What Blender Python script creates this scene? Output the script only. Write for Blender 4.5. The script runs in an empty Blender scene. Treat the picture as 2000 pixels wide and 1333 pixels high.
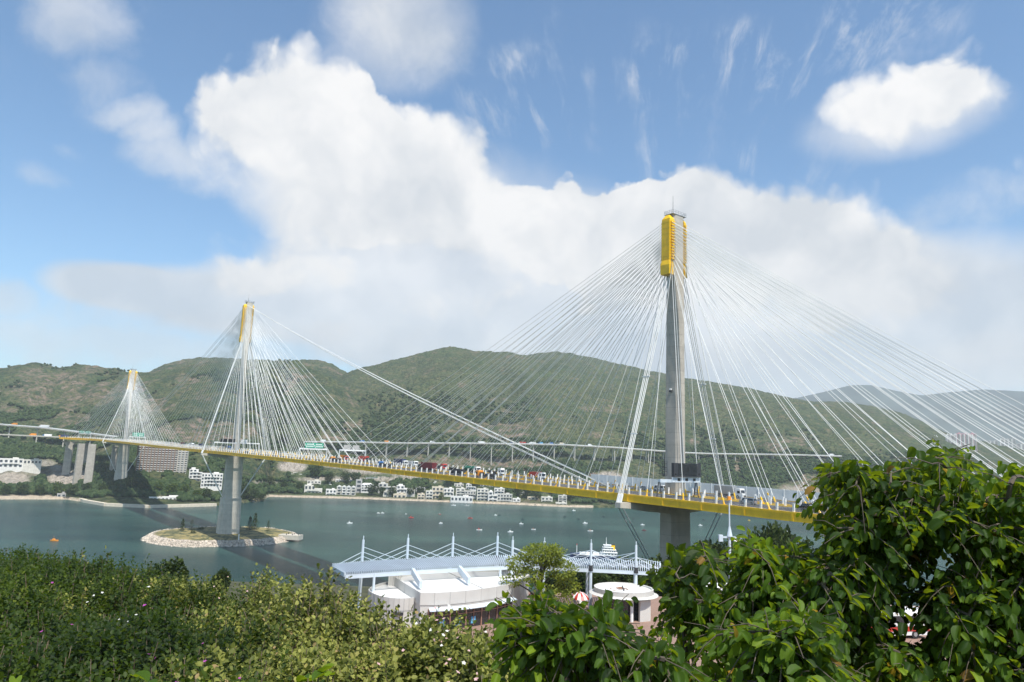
import bpy, math, random
import numpy as np
from mathutils import Vector, Matrix

random.seed(7); rng = np.random.default_rng(7)
scene = bpy.context.scene
COL = scene.collection
rad = math.radians

# ------------------------------------------------------------------ camera
FPX, PITCH, ROLL, EYE = 1400.0, rad(9.04), rad(2.1), 75.0   # 2000 px wide photograph
cd = bpy.data.cameras.new('camera'); cam = bpy.data.objects.new('camera', cd); COL.objects.link(cam)
cd.sensor_width = 36.0; cd.lens = 36.0 * FPX / 2000.0
cd.clip_start = 0.1; cd.clip_end = 60000
fw = Vector((0, math.cos(PITCH), math.sin(PITCH))); rt = Vector((1, 0, 0)); up = rt.cross(fw)
CR_, SR_ = math.cos(ROLL), math.sin(ROLL)
R_ = rt * CR_ + up * SR_; U_ = up * CR_ - rt * SR_
cam.matrix_world = Matrix(((R_.x, U_.x, -fw.x, 0), (R_.y, U_.y, -fw.y, 0), (R_.z, U_.z, -fw.z, EYE), (0, 0, 0, 1)))
scene.camera = cam

def ray(px, py):
    u, v = px - 1000.0, py - 666.5
    a = u * CR_ + v * SR_; b = -u * SR_ + v * CR_
    return np.array([a, FPX * math.cos(PITCH) + b * math.sin(PITCH), -b * math.cos(PITCH) + FPX * math.sin(PITCH)])
def at_d(px, py, d):
    r = ray(px, py); return r / r[1] * d + np.array([0, 0, EYE])
def at_z(px, py, z):
    r = ray(px, py); return r * ((z - EYE) / r[2]) + np.array([0, 0, EYE])
def proj(p):
    x, y, z = p[0], p[1], p[2] - EYE
    f = y * math.cos(PITCH) + z * math.sin(PITCH); b = (-z * math.cos(PITCH) + y * math.sin(PITCH)) / f * FPX
    a = x / f * FPX
    return 1000 + a * CR_ - b * SR_, 666.5 + a * SR_ + b * CR_
def azel(px, py):
    r = ray(px, py); r = r / np.linalg.norm(r)
    return math.atan2(r[0], r[1]), math.asin(r[2])

# ------------------------------------------------------------------ sun, exposure
SUN_AZ = math.atan2(0.505, -0.863); SUN_EL = rad(61)
sd = Vector((math.sin(SUN_AZ) * math.cos(SUN_EL), math.cos(SUN_AZ) * math.cos(SUN_EL), math.sin(SUN_EL)))
sl = bpy.data.lights.new('sun', 'SUN'); sl.energy = 5.0; sl.angle = rad(0.53); sl.color = (1.0, 0.95, 0.87)
so = bpy.data.objects.new('sun', sl); COL.objects.link(so)
so.rotation_euler = sd.to_track_quat('Z', 'Y').to_euler()
vs = scene.view_settings
scene.display_settings.display_device = 'sRGB'
vs.view_transform = 'Standard'; vs.look = 'None'; vs.exposure = 0.2; vs.gamma = 1.0
scene.cycles.use_denoising = True
scene.cycles.use_adaptive_sampling = True; scene.cycles.adaptive_threshold = .02
scene.cycles.max_bounces = 6; scene.cycles.diffuse_bounces = 3; scene.cycles.glossy_bounces = 2
scene.cycles.transmission_bounces = 4; scene.cycles.transparent_max_bounces = 8; scene.cycles.volume_bounces = 1
scene.cycles.caustics_reflective = False; scene.cycles.caustics_refractive = False
scene.cycles.sample_clamp_indirect = 4.0

# ------------------------------------------------------------------ sky with clouds
W = bpy.data.worlds.new('World'); scene.world = W; W.use_nodes = True
W.cycles.sampling_method = 'MANUAL'; W.cycles.sample_map_resolution = 512
nt = W.node_tree; nt.nodes.clear()
class NG:
    def __init__(s, nt): s.nt = nt
    def n(s, t, **k):
        o = s.nt.nodes.new(t)
        for a, b in k.items(): setattr(o, a, b)
        return o
    def put(s, sock, v):
        if isinstance(v, bpy.types.NodeSocket): s.nt.links.new(v, sock)
        else: sock.default_value = v
    def m(s, op, a, b=None, c=None, clamp=False):
        o = s.n('ShaderNodeMath', operation=op, use_clamp=clamp); s.put(o.inputs[0], a)
        if b is not None: s.put(o.inputs[1], b)
        if c is not None: s.put(o.inputs[2], c)
        return o.outputs[0]
    def v(s, op, a, b=None, out=0):
        o = s.n('ShaderNodeVectorMath', operation=op); s.put(o.inputs[0], a)
        if b is not None: s.put(o.inputs[1], b)
        return o.outputs[out]
    def noise(s, vec, scale, detail=4, rough=.5, dist=0, col=False, dim='3D'):
        o = s.n('ShaderNodeTexNoise', noise_dimensions=dim); s.put(o.inputs['Vector'], vec); o.inputs['Scale'].default_value = scale
        o.inputs['Detail'].default_value = detail; o.inputs['Roughness'].default_value = rough; o.inputs['Distortion'].default_value = dist
        return o.outputs['Color' if col else 'Fac']
    def mr(s, x, a, b, c=0., d=1., smooth=True):
        o = s.n('ShaderNodeMapRange', interpolation_type='SMOOTHSTEP' if smooth else 'LINEAR')
        s.put(o.inputs[0], x); s.put(o.inputs[1], a); s.put(o.inputs[2], b); s.put(o.inputs[3], c); s.put(o.inputs[4], d)
        return o.outputs[0]
    def mix(s, f, a, b, blend='MIX'):
        o = s.n('ShaderNodeMix', data_type='RGBA', blend_type=blend); s.put(o.inputs[0], f)
        s.put(o.inputs[6], (*a, 1) if isinstance(a, tuple) and len(a) == 3 else a)
        s.put(o.inputs[7], (*b, 1) if isinstance(b, tuple) and len(b) == 3 else b)
        return o.outputs[2]
g = NG(nt)
sky = g.n('ShaderNodeTexSky', sky_type='NISHITA', sun_disc=False, sun_elevation=SUN_EL, sun_rotation=SUN_AZ,
          altitude=50, air_density=1.0, dust_density=.5, ozone_density=1.7)
SKYK = 0.15
D = g.n('ShaderNodeTexCoord').outputs['Generated']
sx = g.n('ShaderNodeSeparateXYZ'); nt.links.new(D, sx.inputs[0])
az = g.m('ARCTAN2', sx.outputs[0], sx.outputs[1]); el = g.m('ARCSINE', sx.outputs[2])
cb = g.n('ShaderNodeCombineXYZ'); nt.links.new(az, cb.inputs[0]); nt.links.new(el, cb.inputs[1])
P0 = cb.outputs[0]
warp = g.v('SCALE', g.v('SUBTRACT', g.noise(P0, 7, 5, .55, col=True, dim='2D'), (.5, .5, .5))); warp.node.inputs['Scale'].default_value = .06
P1 = g.v('ADD', P0, warp)
def field(P, blobs):
    acc = None
    for (x, y, rx, ry) in blobs:
        a, e = azel(x, y)
        fx, fy = FPX / rx / 1.12, FPX / ry / 1.12
        o = g.n('ShaderNodeVectorMath', operation='MULTIPLY_ADD'); g.put(o.inputs[0], P); o.inputs[1].default_value = (fx, fy, 0); o.inputs[2].default_value = (-a * fx, -e * fy, 0)
        q = g.v('DOT_PRODUCT', o.outputs[0], o.outputs[0], 1)
        w = g.m('SUBTRACT', 1.0, q, None, True)
        acc = w if acc is None else g.m('ADD', acc, w)
    return acc
crisp = [(560,215,185,145),(455,255,125,100),(640,220,130,110),(660,310,230,150),(875,290,120,115),(820,360,200,140),
         (720,420,200,90),(985,420,190,105),(1150,450,220,105),(1360,392,112,105),(1290,440,180,105),(1480,450,180,110),
         (1610,450,140,115),(1690,500,150,100),(1200,540,380,130),(1550,560,300,120),(1770,570,180,70),
         (1740,205,120,75),(1835,160,75,75),(1665,215,85,50),(1885,200,80,48),(1790,225,140,50),(1995,320,75,42),
         (425,548,110,48),(520,520,150,76),(610,532,115,70),
         (850,600,110,45)]
bank = [(1150,580,620,190),(1500,620,560,170),(980,500,420,200),(760,430,270,150),(610,330,190,130),(1250,700,800,120),(1800,640,330,150),(760,40,180,150),(1750,232,185,75),(480,590,240,70),(330,585,220,60),(220,555,110,42),(880,640,380,90)]
soft = [(-5,570,50,36),(375,318,120,62),(310,303,80,42),(560,392,150,60),(170,70,100,85),(120,10,110,60),(215,190,85,55),(275,235,75,35),(95,357,60,30),(145,290,36,22),
        (690,20,110,80),(850,110,100,80),(640,660,55,28),(250,650,320,60),(1890,390,160,60),(1430,730,200,60),(1950,690,160,60),(1000,690,1100,60),(200,700,500,50)]
nf = g.noise(P1, 9, 8, .57, dim='2D')
vor = g.n('ShaderNodeTexVoronoi', feature='F1', voronoi_dimensions='2D'); g.put(vor.inputs['Vector'], P1); vor.inputs['Scale'].default_value = 15
vor.inputs['Detail'].default_value = 2; vor.inputs['Roughness'].default_value = .55
puff = g.m('SUBTRACT', .38, vor.outputs['Distance'])
F1 = g.m('ADD', field(P1, crisp), g.m('ADD', g.m('MULTIPLY', g.m('SUBTRACT', nf, .5), 1.5), g.m('MULTIPLY', puff, .75)))
F1low = g.noise(P1, 4, 3, .5, dim='2D')
a1 = g.mr(F1, .30, g.m('ADD', g.m('MULTIPLY', g.mr(F1low, .36, .62), 1.0), .60))
nb = g.noise(P1, 5, 8, .6, dim='2D')
F3 = g.m('ADD', field(P0, bank), g.m('MULTIPLY', g.m('SUBTRACT', nb, .5), 1.0))
a4 = g.m('MULTIPLY', g.mr(F3, .1, 1.25), .86)
F2 = g.m('ADD', field(P1, soft), g.m('MULTIPLY', g.m('SUBTRACT', g.noise(P1, 10, 7, .64, dim='2D'), .5), 1.9))
a2 = g.m('MULTIPLY', g.mr(F2, .35, 2.0), .62)
# wisps of cirrus above the big cloud
ca, ce = azel(1270, 760)
wsm = g.v('SCALE', warp); wsm.node.inputs['Scale'].default_value = .4
dv = g.v('SUBTRACT', g.v('ADD', P0, wsm), (ca, ce, 0)); sv = g.n('ShaderNodeSeparateXYZ'); nt.links.new(dv, sv.inputs[0])
th = g.m('ARCTAN2', sv.outputs[0], sv.outputs[1]); rr = g.v('LENGTH', dv, None, 1)
cw = g.n('ShaderNodeCombineXYZ'); g.put(cw.inputs[0], g.m('MULTIPLY', th, 8.0)); g.put(cw.inputs[1], g.m('MULTIPLY', rr, 7.0))
wn = g.noise(cw.outputs[0], 1.25, 7, .66, .25, dim='2D')
wm = g.mr(field(P1, [(1230,220,170,170),(1390,190,120,150),(1500,200,90,140),(1720,60,150,120),(1090,150,110,130),(980,190,90,110),(1570,280,110,90)]), .1, .9)
a3 = g.m('MULTIPLY', g.m('MULTIPLY', g.m('MULTIPLY', g.mr(wn, .44, .80), wm), .62), g.mr(g.noise(P1, 6, 4, .6, dim='2D'), .35, .6))
# cloud cover in the part of the sky behind the photographer
ab = g.m('MULTIPLY', g.mr(g.noise(D, 2.2, 8, .58), .5, .66), g.mr(g.m('ABSOLUTE', az), .75, 1.05))
ab = g.m('MULTIPLY', ab, .75)
inv = g.m('MULTIPLY', g.m('MULTIPLY', g.m('SUBTRACT', 1., a1), g.m('SUBTRACT', 1., a2)), g.m('MULTIPLY', g.m('SUBTRACT', 1., a3), g.m('MULTIPLY', g.m('SUBTRACT', 1., a4), g.m('SUBTRACT', 1., ab))))
alpha = g.m('MULTIPLY', g.m('SUBTRACT', 1., inv), g.mr(sx.outputs[2], -.02, .0))
# light falls from the upper right: thicker cloud towards the sun shades this spot
Fs = g.m('SUBTRACT', g.noise(g.v('ADD', P1, (.008, .026, 0)), 9, 6, .5, dim='2D'), g.noise(P1, 9, 6, .5, dim='2D'))
Fb = g.m('SUBTRACT', g.noise(g.v('ADD', P1, (.02, .075, 0)), 4, 5, .5, dim='2D'), g.noise(P1, 4, 5, .5, dim='2D'))
lit = g.m('ADD', .52, g.m('ADD', g.m('MULTIPLY', a1, .26), g.m('ADD', g.m('MULTIPLY', Fs, -1.0), g.m('MULTIPLY', Fb, -2.3))))
lit = g.m('ADD', lit, g.m('MULTIPLY', g.m('MULTIPLY', puff, a1), .3), None, True)
low = g.mr(el, .03, .36)
cloudc = g.mix(lit, g.mix(low, (.53, .58, .63), (.60, .635, .675)), g.mix(low, (.72, .745, .76), (.86, .855, .85)))
skyc = g.v('SCALE', g.v('MULTIPLY', sky.outputs[0], (.80, .985, 1.04))); skyc.node.inputs['Scale'].default_value = SKYK
bg = g.n('ShaderNodeBackground'); bg.inputs['Strength'].default_value = 1.0
g.put(bg.inputs['Color'], g.mix(alpha, skyc, cloudc))
nt.links.new(bg.outputs[0], g.n('ShaderNodeOutputWorld').inputs[0])

# ------------------------------------------------------------------ helpers
def tag(o, label=None, cat=None, group=None, kind=None):
    if label: o['label'] = label
    if cat: o['category'] = cat
    if group: o['group'] = group
    if kind: o['kind'] = kind
    return o
def empty(name, loc=(0, 0, 0), rz=0.0, parent=None):
    o = bpy.data.objects.new(name, None); COL.objects.link(o); o.location = loc; o.rotation_euler = (0, 0, rz)
    o.empty_display_size = .5; o.parent = parent
    return o
def link(name, me, parent=None, loc=(0, 0, 0), rz=0.0):
    o = bpy.data.objects.new(name, me); COL.objects.link(o); o.parent = parent; o.location = loc; o.rotation_euler = (0, 0, rz)
    return o
def npmesh(name, V, F, mats, attrs=None, mi=None, smooth=False):
    V = np.asarray(V, np.float32); F = np.asarray(F, np.int32)
    me = bpy.data.meshes.new(name); n = F.shape[1]
    me.vertices.add(len(V)); me.vertices.foreach_set('co', V.ravel())
    me.loops.add(F.size); me.loops.foreach_set('vertex_index', F.ravel())
    me.polygons.add(len(F)); me.polygons.foreach_set('loop_start', np.arange(0, F.size, n, dtype=np.int32))
    if mi is not None: me.polygons.foreach_set('material_index', np.asarray(mi, np.int32))
    if smooth: me.polygons.foreach_set('use_smooth', np.ones(len(F), bool))
    for k, v in (attrs or {}).items():
        a = me.attributes.new(k, 'FLOAT', 'POINT'); a.data.foreach_set('value', np.asarray(v, np.float32))
    for m in (mats if isinstance(mats, (list, tuple)) else [mats]): me.materials.append(m)
    me.update(calc_edges=True)
    return me
class MB:
    def __init__(s): s.v = []; s.f = []; s.mi = []
    def add(s, V, F, m=0):
        b = len(s.v); s.v += [tuple(map(float, p)) for p in V]
        for f in F: s.f.append([b + i for i in f]); s.mi.append(m)
        return s
    def box(s, c, size, ax=None, m=0):
        c = np.array(c, float); h = np.array(size, float) / 2
        A = np.eye(3) if ax is None else np.array(ax, float)
        V = [c + A[0] * h[0] * i + A[1] * h[1] * j + A[2] * h[2] * k for i in (-1, 1) for j in (-1, 1) for k in (-1, 1)]
        return s.add(V, [(0, 1, 3, 2), (4, 6, 7, 5), (0, 4, 5, 1), (2, 3, 7, 6), (0, 2, 6, 4), (1, 5, 7, 3)], m)
    def bar(s, p, q, w, h, m=0):
        p = np.array(p, float); q = np.array(q, float); d = q - p; L = np.linalg.norm(d); d /= L
        sd_ = np.cross(d, (0, 0, 1.))
        if np.linalg.norm(sd_) < 1e-4: sd_ = np.array([1., 0, 0])
        sd_ /= np.linalg.norm(sd_); u = np.cross(sd_, d)
        return s.box((p + q) / 2, (L, w, h), (d, sd_, u), m)
    def tube(s, p, q, r0, r1=None, n=6, m=0, cap=True):
        r1 = r0 if r1 is None else r1
        p = np.array(p, float); q = np.array(q, float); d = q - p; d = d / np.linalg.norm(d)
        a = np.cross(d, (0, 0, 1.))
        if np.linalg.norm(a) < 1e-4: a = np.array([1., 0, 0])
        a /= np.linalg.norm(a); b = np.cross(a, d)
        V = []; F = []
        for i in range(n):
            t = 2 * math.pi * i / n; e = a * math.cos(t) + b * math.sin(t)
            V += [p + e * r0, q + e * r1]
        for i in range(n):
            j = (i + 1) % n; F.append((2 * i, 2 * j, 2 * j + 1, 2 * i + 1))
        if cap: F.append([2 * i for i in range(n)][::-1]); F.append([2 * i + 1 for i in range(n)])
        return s.add(V, F, m)
    def path(s, pts, radii, n=6, m=0):
        for i in range(len(pts) - 1): s.tube(pts[i], pts[i + 1], radii[i], radii[i + 1], n, m)
        return s
    def prism(s, poly, z0, z1, m=0, mtop=None):
        n = len(poly); V = [(p[0], p[1], z0) for p in poly] + [(p[0], p[1], z1) for p in poly]
        s.add(V, [(i, (i + 1) % n, n + (i + 1) % n, n + i) for i in range(n)], m)
        s.add(V, [list(range(n))[::-1]], m); s.add(V, [list(range(n, 2 * n))], m if mtop is None else mtop)
        return s
    def loft(s, rings, m=0, cap=True):
        n = len(rings[0]); V = [p for r in rings for p in r]; F = []
        for k in range(len(rings) - 1):
            for i in range(n): F.append((k * n + i, k * n + (i + 1) % n, (k + 1) * n + (i + 1) % n, (k + 1) * n + i))
        if cap: F.append(list(range(n))[::-1]); F.append([(len(rings) - 1) * n + i for i in range(n)])
        return s.add(V, F, m)
    def disc(s, c, r, z0, z1, n=32, m=0): return s.prism([(c[0] + r * math.cos(2 * math.pi * i / n), c[1] + r * math.sin(2 * math.pi * i / n)) for i in range(n)], z0, z1, m)
    def mesh(s, name, mats, org=(0, 0, 0)):
        me = bpy.data.meshes.new(name); o = np.array(org, float)
        me.from_pydata([tuple(np.array(v) - o) for v in s.v], [], s.f)
        for m in (mats if isinstance(mats, (list, tuple)) else [mats]): me.materials.append(m)
        me.polygons.foreach_set('material_index', s.mi); me.update()
        return me
    def build(s, name, mats, parent=None, org=(0, 0, 0), loc=(0, 0, 0), rz=0.0):
        return link(name, s.mesh(name, mats, org), parent, loc, rz)
def copy_thing(o, loc, rz, label=None):
    r = o.copy(); COL.objects.link(r); r.location = loc; r.rotation_euler = (0, 0, rz)
    if label: r['label'] = label
    for ch in list(o.children):
        c = ch.copy(); COL.objects.link(c); c.parent = r
        for gch in ch.children:
            d = gch.copy(); COL.objects.link(d); d.parent = c
    return r

# ------------------------------------------------------------------ materials
def mat(name, col, rough=.6, var=.15, scale=1.0, bump=0.0, metal=0.0, spec=.5, obj=True, stain=None):
    m = bpy.data.materials.new(name); m.use_nodes = True; t = m.node_tree; q = NG(t)
    b = t.nodes['Principled BSDF']; b.inputs['Roughness'].default_value = rough; b.inputs['Metallic'].default_value = metal
    b.inputs['Specular IOR Level'].default_value = spec
    P = q.n('ShaderNodeTexCoord').outputs['Object']
    n1 = q.noise(P, scale, 6, .6)
    base = q.mix(q.mr(n1, .3, .7), tuple(c * (1 - var) for c in col), tuple(min(1, c * (1 + var)) for c in col))
    if stain:
        v = q.v('MULTIPLY', P, (1, 1, .08)); base = q.mix(q.m('MULTIPLY', q.mr(q.noise(v, stain[0], 5, .6), .5, .75), stain[2]), base, stain[1])
    if name.startswith('concrete'):
        sz = q.n('ShaderNodeSeparateXYZ'); t.links.new(P, sz.inputs[0]); fz = q.m('FRACT', q.m('DIVIDE', sz.outputs[2], 4.0)); base = q.mix(q.m('MULTIPLY', q.m('LESS_THAN', fz, .045), .35), base, tuple(c * .45 for c in col))
        base = q.mix(q.m('MULTIPLY', q.mr(q.noise(q.v('MULTIPLY', P, (.02, .02, .25)), 1.0, 1, .5), .35, .65), .22), base, tuple(c * .6 for c in col))
    q.put(b.inputs['Base Color'], base)
    if bump:
        bn = q.n('ShaderNodeBump'); bn.inputs['Strength'].default_value = bump; q.put(bn.inputs['Height'], q.noise(P, scale * 6, 5, .6)); t.links.new(bn.outputs[0], b.inputs['Normal'])
    return m
def leafmat(name, cols, trans, k=.35, rough=.45, spec=.4):
    m = bpy.data.materials.new(name); m.use_nodes = True; t = m.node_tree; q = NG(t)
    b = t.nodes['Principled BSDF']; b.inputs['Roughness'].default_value = rough + .12; b.inputs['Specular IOR Level'].default_value = spec * .6
    a = q.n('ShaderNodeAttribute', attribute_name='tint').outputs['Fac']
    r = q.n('ShaderNodeValToRGB'); t.links.new(a, r.inputs[0]); e = r.color_ramp.elements
    e[0].position = 0; e[0].color = (*cols[0], 1); e[1].position = 1; e[1].color = (*cols[-1], 1)
    for i, c in enumerate(cols[1:-1]): x = e.new((i + 1) / (len(cols) - 1)); x.color = (*c, 1)
    q.put(b.inputs['Base Color'], r.outputs[0])
    tr = q.n('ShaderNodeBsdfTranslucent'); q.put(tr.inputs[0], q.mix(.6, r.outputs[0], trans))
    ms = q.n('ShaderNodeMixShader'); ms.inputs[0].default_value = k
    t.links.new(b.outputs[0], ms.inputs[1]); t.links.new(tr.outputs[0], ms.inputs[2]); t.links.new(ms.outputs[0], t.nodes['Material Output'].inputs[0])
    return m
M = dict(
    concrete=mat('concrete', (.47, .43, .37), .8, .12, .25, .15, stain=(.35, (.22, .21, .19), .35)),
    concrete_light=mat('concrete_light', (.58, .54, .46), .8, .1, .3, .1, stain=(.3, (.3, .28, .24), .3)),
    yellow=mat('yellow_paint', (.92, .55, .008), .45, .10, .4, 0, stain=(.5, (.45, .26, .02), .35)),
    cable=mat('cable_sheath', (.78, .78, .75), .5, .08, .1),
    white=mat('white_paint', (.84, .84, .82), .5, .06, .6),
    asphalt=mat('asphalt', (.075, .072, .072), .85, .2, .5, .2),
    lane=mat('lane_paint', (.75, .75, .72), .7, .1, 1),
    steel=mat('grey_steel', (.34, .36, .38), .5, .1, .5),
    dark=mat('dark_steel', (.035, .037, .042), .5, .2, 1),
    darkglass=mat('dark_glass', (.02, .024, .03), .12, .2, 1, spec=.8),
    bluewhite=mat('pale_blue_steel', (.60, .67, .73), .45, .07, .4),
    wall=mat('white_render', (.78, .76, .72), .8, .08, .3, .1, stain=(.5, (.45, .42, .38), .25)),
    wall_cream=mat('cream_render', (.68, .60, .47), .8, .1, .3, .1, stain=(.5, (.4, .35, .28), .3)),
    wall_aged=mat('aged_white_render', (.60, .58, .53), .85, .12, .3, .1, stain=(.5, (.3, .28, .24), .45)), wall_pale=mat('pale_render', (.70, .67, .60), .8, .1, .3, .1, stain=(.6, (.4, .37, .32), .35)),
    wall_grey=mat('grey_render', (.45, .44, .42), .8, .1, .3, .1),
    brick=mat('brown_render', (.26, .17, .12), .8, .12, .3),
    pinkwall=mat('pink_render', (.60, .33, .36), .8, .1, .2),
    redroof=mat('red_tile', (.42, .12, .07), .8, .2, 1, .2),
    roofw=mat('white_roof_sheet', (.74, .73, .70), .6, .05, .4, 0, stain=(.2, (.6, .57, .52), .3)),
    panel=mat('white_panel', (.60, .585, .55), .55, .06, .4, 0, stain=(.5, (.5, .46, .4), .3)),
    frame=mat('rust_frame', (.32, .18, .13), .6, .2, 1), rust=mat('rust', (.30, .12, .05), .85, .4, 2),
    red=mat('red_paint', (.50, .05, .035), .4, .1, .6), maroon=mat('maroon_paint', (.16, .025, .03), .5, .12, .6),
    blue=mat('blue_paint', (.05, .17, .42), .4, .1, .6), navy=mat('navy_paint', (.025, .04, .12), .5, .1, .6),
    orange=mat('orange_paint', (.80, .30, .03), .45, .1, .6), green=mat('green_sign_paint', (.0, .36, .22), .5, .06, .6),
    darkgreen=mat('dark_green_paint', (.02, .13, .08), .5, .1, .6),
    silver=mat('silver_paint', (.42, .43, .44), .3, .05, .6, metal=.5), black=mat('black_paint', (.012, .012, .014), .25, .1, .6),
    tyre=mat('tyre', (.02, .02, .02), .9, .1, 2), glass=mat('window_glass', (.05, .065, .08), .1, .2, .5, spec=.8),
    bark=mat('bark', (.13, .10, .075), .9, .25, 3, .4), rock=mat('rock', (.46, .40, .33), .9, .3, .5, .5),
    sand=mat('sand', (.56, .47, .36), .95, .1, .2, .1), sky_blue=mat('light_blue_poster', (.12, .38, .62), .5, .35, 1.5),
)
M['leaf_bauhinia'] = leafmat('bauhinia_leaf', [(.010, .027, .006), (.024, .058, .008), (.075, .145, .012), (.21, .30, .02)], (.50, .64, .015), .40)
M['leaf_old'] = leafmat('yellowed_leaf', [(.20, .11, .05), (.38, .24, .03), (.5, .32, .02)], (.6, .4, .05), .35)
M['leaf_shrub'] = leafmat('shrub_leaf', [(.010, .019, .005), (.032, .048, .010), (.095, .113, .022), (.30, .31, .07), (.34, .24, .11)], (.36, .42, .05), .25)
M['leaf_green'] = leafmat('green_shrub_leaf', [(.007, .017, .004), (.020, .040, .007), (.055, .086, .010), (.20, .24, .022)], (.32, .46, .03), .28)
M['leaf_dark'] = leafmat('dark_tree_leaf', [(.014, .026, .009), (.028, .048, .013), (.052, .078, .020), (.085, .11, .03)], (.14, .22, .03), .2, .6, .25)
M['leaf_light'] = leafmat('light_tree_leaf', [(.08, .11, .015), (.16, .20, .025), (.26, .29, .04)], (.45, .52, .05), .38)
M['petal_pink'] = leafmat('pink_petal', [(.75, .38, .42), (.82, .66, .62)], (.8, .6, .6), .3)
M['petal_purple'] = leafmat('purple_petal', [(.45, .06, .38), (.55, .15, .5)], (.6, .2, .5), .3)
M['petal_white'] = leafmat('white_petal', [(.8, .8, .76), (.85, .85, .8)], (.8, .8, .7), .3)

# ------------------------------------------------------------------ noise for terrain
def vnoise(x, y, seed=0):
    xi = np.floor(x).astype(np.int64); yi = np.floor(y).astype(np.int64); fx = x - xi; fy = y - yi
    fx = fx * fx * (3 - 2 * fx); fy = fy * fy * (3 - 2 * fy)
    def h(a, b):
        n = (a * 374761393 + b * 668265263 + seed * 1442695041) & 0x7fffffff
        n = ((n ^ (n >> 13)) * 1274126177) & 0x7fffffff
        return ((n ^ (n >> 16)) & 0xffff) / 65535.0
    return (h(xi, yi) * (1 - fx) + h(xi + 1, yi) * fx) * (1 - fy) + (h(xi, yi + 1) * (1 - fx) + h(xi + 1, yi + 1) * fx) * fy
def fbm(x, y, oct=4, seed=0, gain=.5):
    a = 0; amp = 1; tot = 0
    for o in range(oct):
        a = a + amp * vnoise(x * 2 ** o + 17.3 * o, y * 2 ** o + 5.1 * o, seed + o); tot += amp; amp *= gain
    return a / tot
def sstep(a, b, x):
    t = np.clip((x - a) / (b - a), 0, 1); return t * t * (3 - 2 * t)

# ------------------------------------------------------------------ sea
sea_m = bpy.data.materials.new('sea_water'); sea_m.use_nodes = True; q = NG(sea_m.node_tree); b = sea_m.node_tree.nodes['Principled BSDF']
Pw = q.n('ShaderNodeTexCoord').outputs['Object']
b.inputs['Roughness'].default_value = .2; b.inputs['IOR'].default_value = 1.33; b.inputs['Specular IOR Level'].default_value = .22
q.put(b.inputs['Base Color'], q.mix(q.mr(q.noise(q.v('MULTIPLY', Pw, (.6, 1.2, 1)), .006, 5, .55), .35, .68), (.009, .038, .038), (.036, .092, .078)))  # broad dark patches put cloud shade and current tone into the water colour
bn = q.n('ShaderNodeBump'); bn.inputs['Strength'].default_value = .55; bn.inputs['Distance'].default_value = 1.0
hh = q.m('ADD', q.m('MULTIPLY', q.noise(q.v('MULTIPLY', Pw, (.8, 1.3, 1)), .22, 6, .62), 1.6), q.noise(Pw, 1.1, 4, .6))
q.put(bn.inputs['Height'], hh); sea_m.node_tree.links.new(bn.outputs[0], b.inputs['Normal'])
tag(MB().add([(-11000, -1500, 0), (11000, -1500, 0), (11000, 9000, 0), (-11000, 9000, 0)], [(0, 1, 2, 3)]).build('sea', sea_m), kind='structure')

# ------------------------------------------------------------------ far shore and hills
def ptsZ(l, z): return np.array([at_z(x, y, z)[:2] for x, y in l])
sh_pts = ptsZ([(0,976),(130,976),(165,982),(205,989),(290,993),(420,989),(480,983),(510,978)], 0)
sh2 = ptsZ([(525,971),(700,975),(860,981),(1000,986),(1100,991)], 0)
sh_t = np.concatenate([[-1.4], sh_pts[:, 0] / sh_pts[:, 1], sh2[:, 0] / sh2[:, 1], [.20, .30, .38, .6, 1.4]])
sh_y = np.concatenate([[840], sh_pts[:, 1], sh2[:, 1], [1150, 1130, 1120, 1150, 1300]])
o_ = np.argsort(sh_t); sh_t = sh_t[o_]; sh_y = sh_y[o_]
def ridge(l, d):
    T = []; Z = []
    for x, y in l:
        p = at_d(x, y, d); T.append(p[0] / d); Z.append(p[2])
    return np.array(T), np.array(Z)
RA = ridge([(-500,760),(-250,742),(-60,724),(0,720),(55,709),(95,713),(115,720),(150,712),(200,716),(230,722),(265,728),(300,726),(350,716),(410,708),(450,704),(520,702),(580,706),(640,735),(700,775),(780,830),(860,880)], 1700)
RA2 = ridge([(200,745),(290,727),(320,712),(370,701),(400,698),(460,700),(540,715),(620,760)], 2250)
RB = ridge([(480,740),(560,708),(590,703),(625,704),(650,712),(672,724),(700,745),(760,800)], 2300)
RC = ridge([(560,800),(640,745),(690,724),(720,716),(760,705),(800,696),(840,684),(880,677),(905,680),(930,685),(990,688),(1040,696),(1090,704),(1150,718),(1210,730),(1300,745),(1400,762),(1500,775),(1570,785),(1700,808),(1800,832),(1880,855),(2000,880),(2300,900)], 2150)
RC2 = ridge([(900,720),(1000,700),(1050,690),(1090,687),(1130,693),(1200,709),(1260,722),(1330,737),(1400,748),(1470,760),(1540,777),(1590,784),(1650,785),(1700,793),(1760,806),(1810,828),(1900,870)], 2600)
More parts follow.
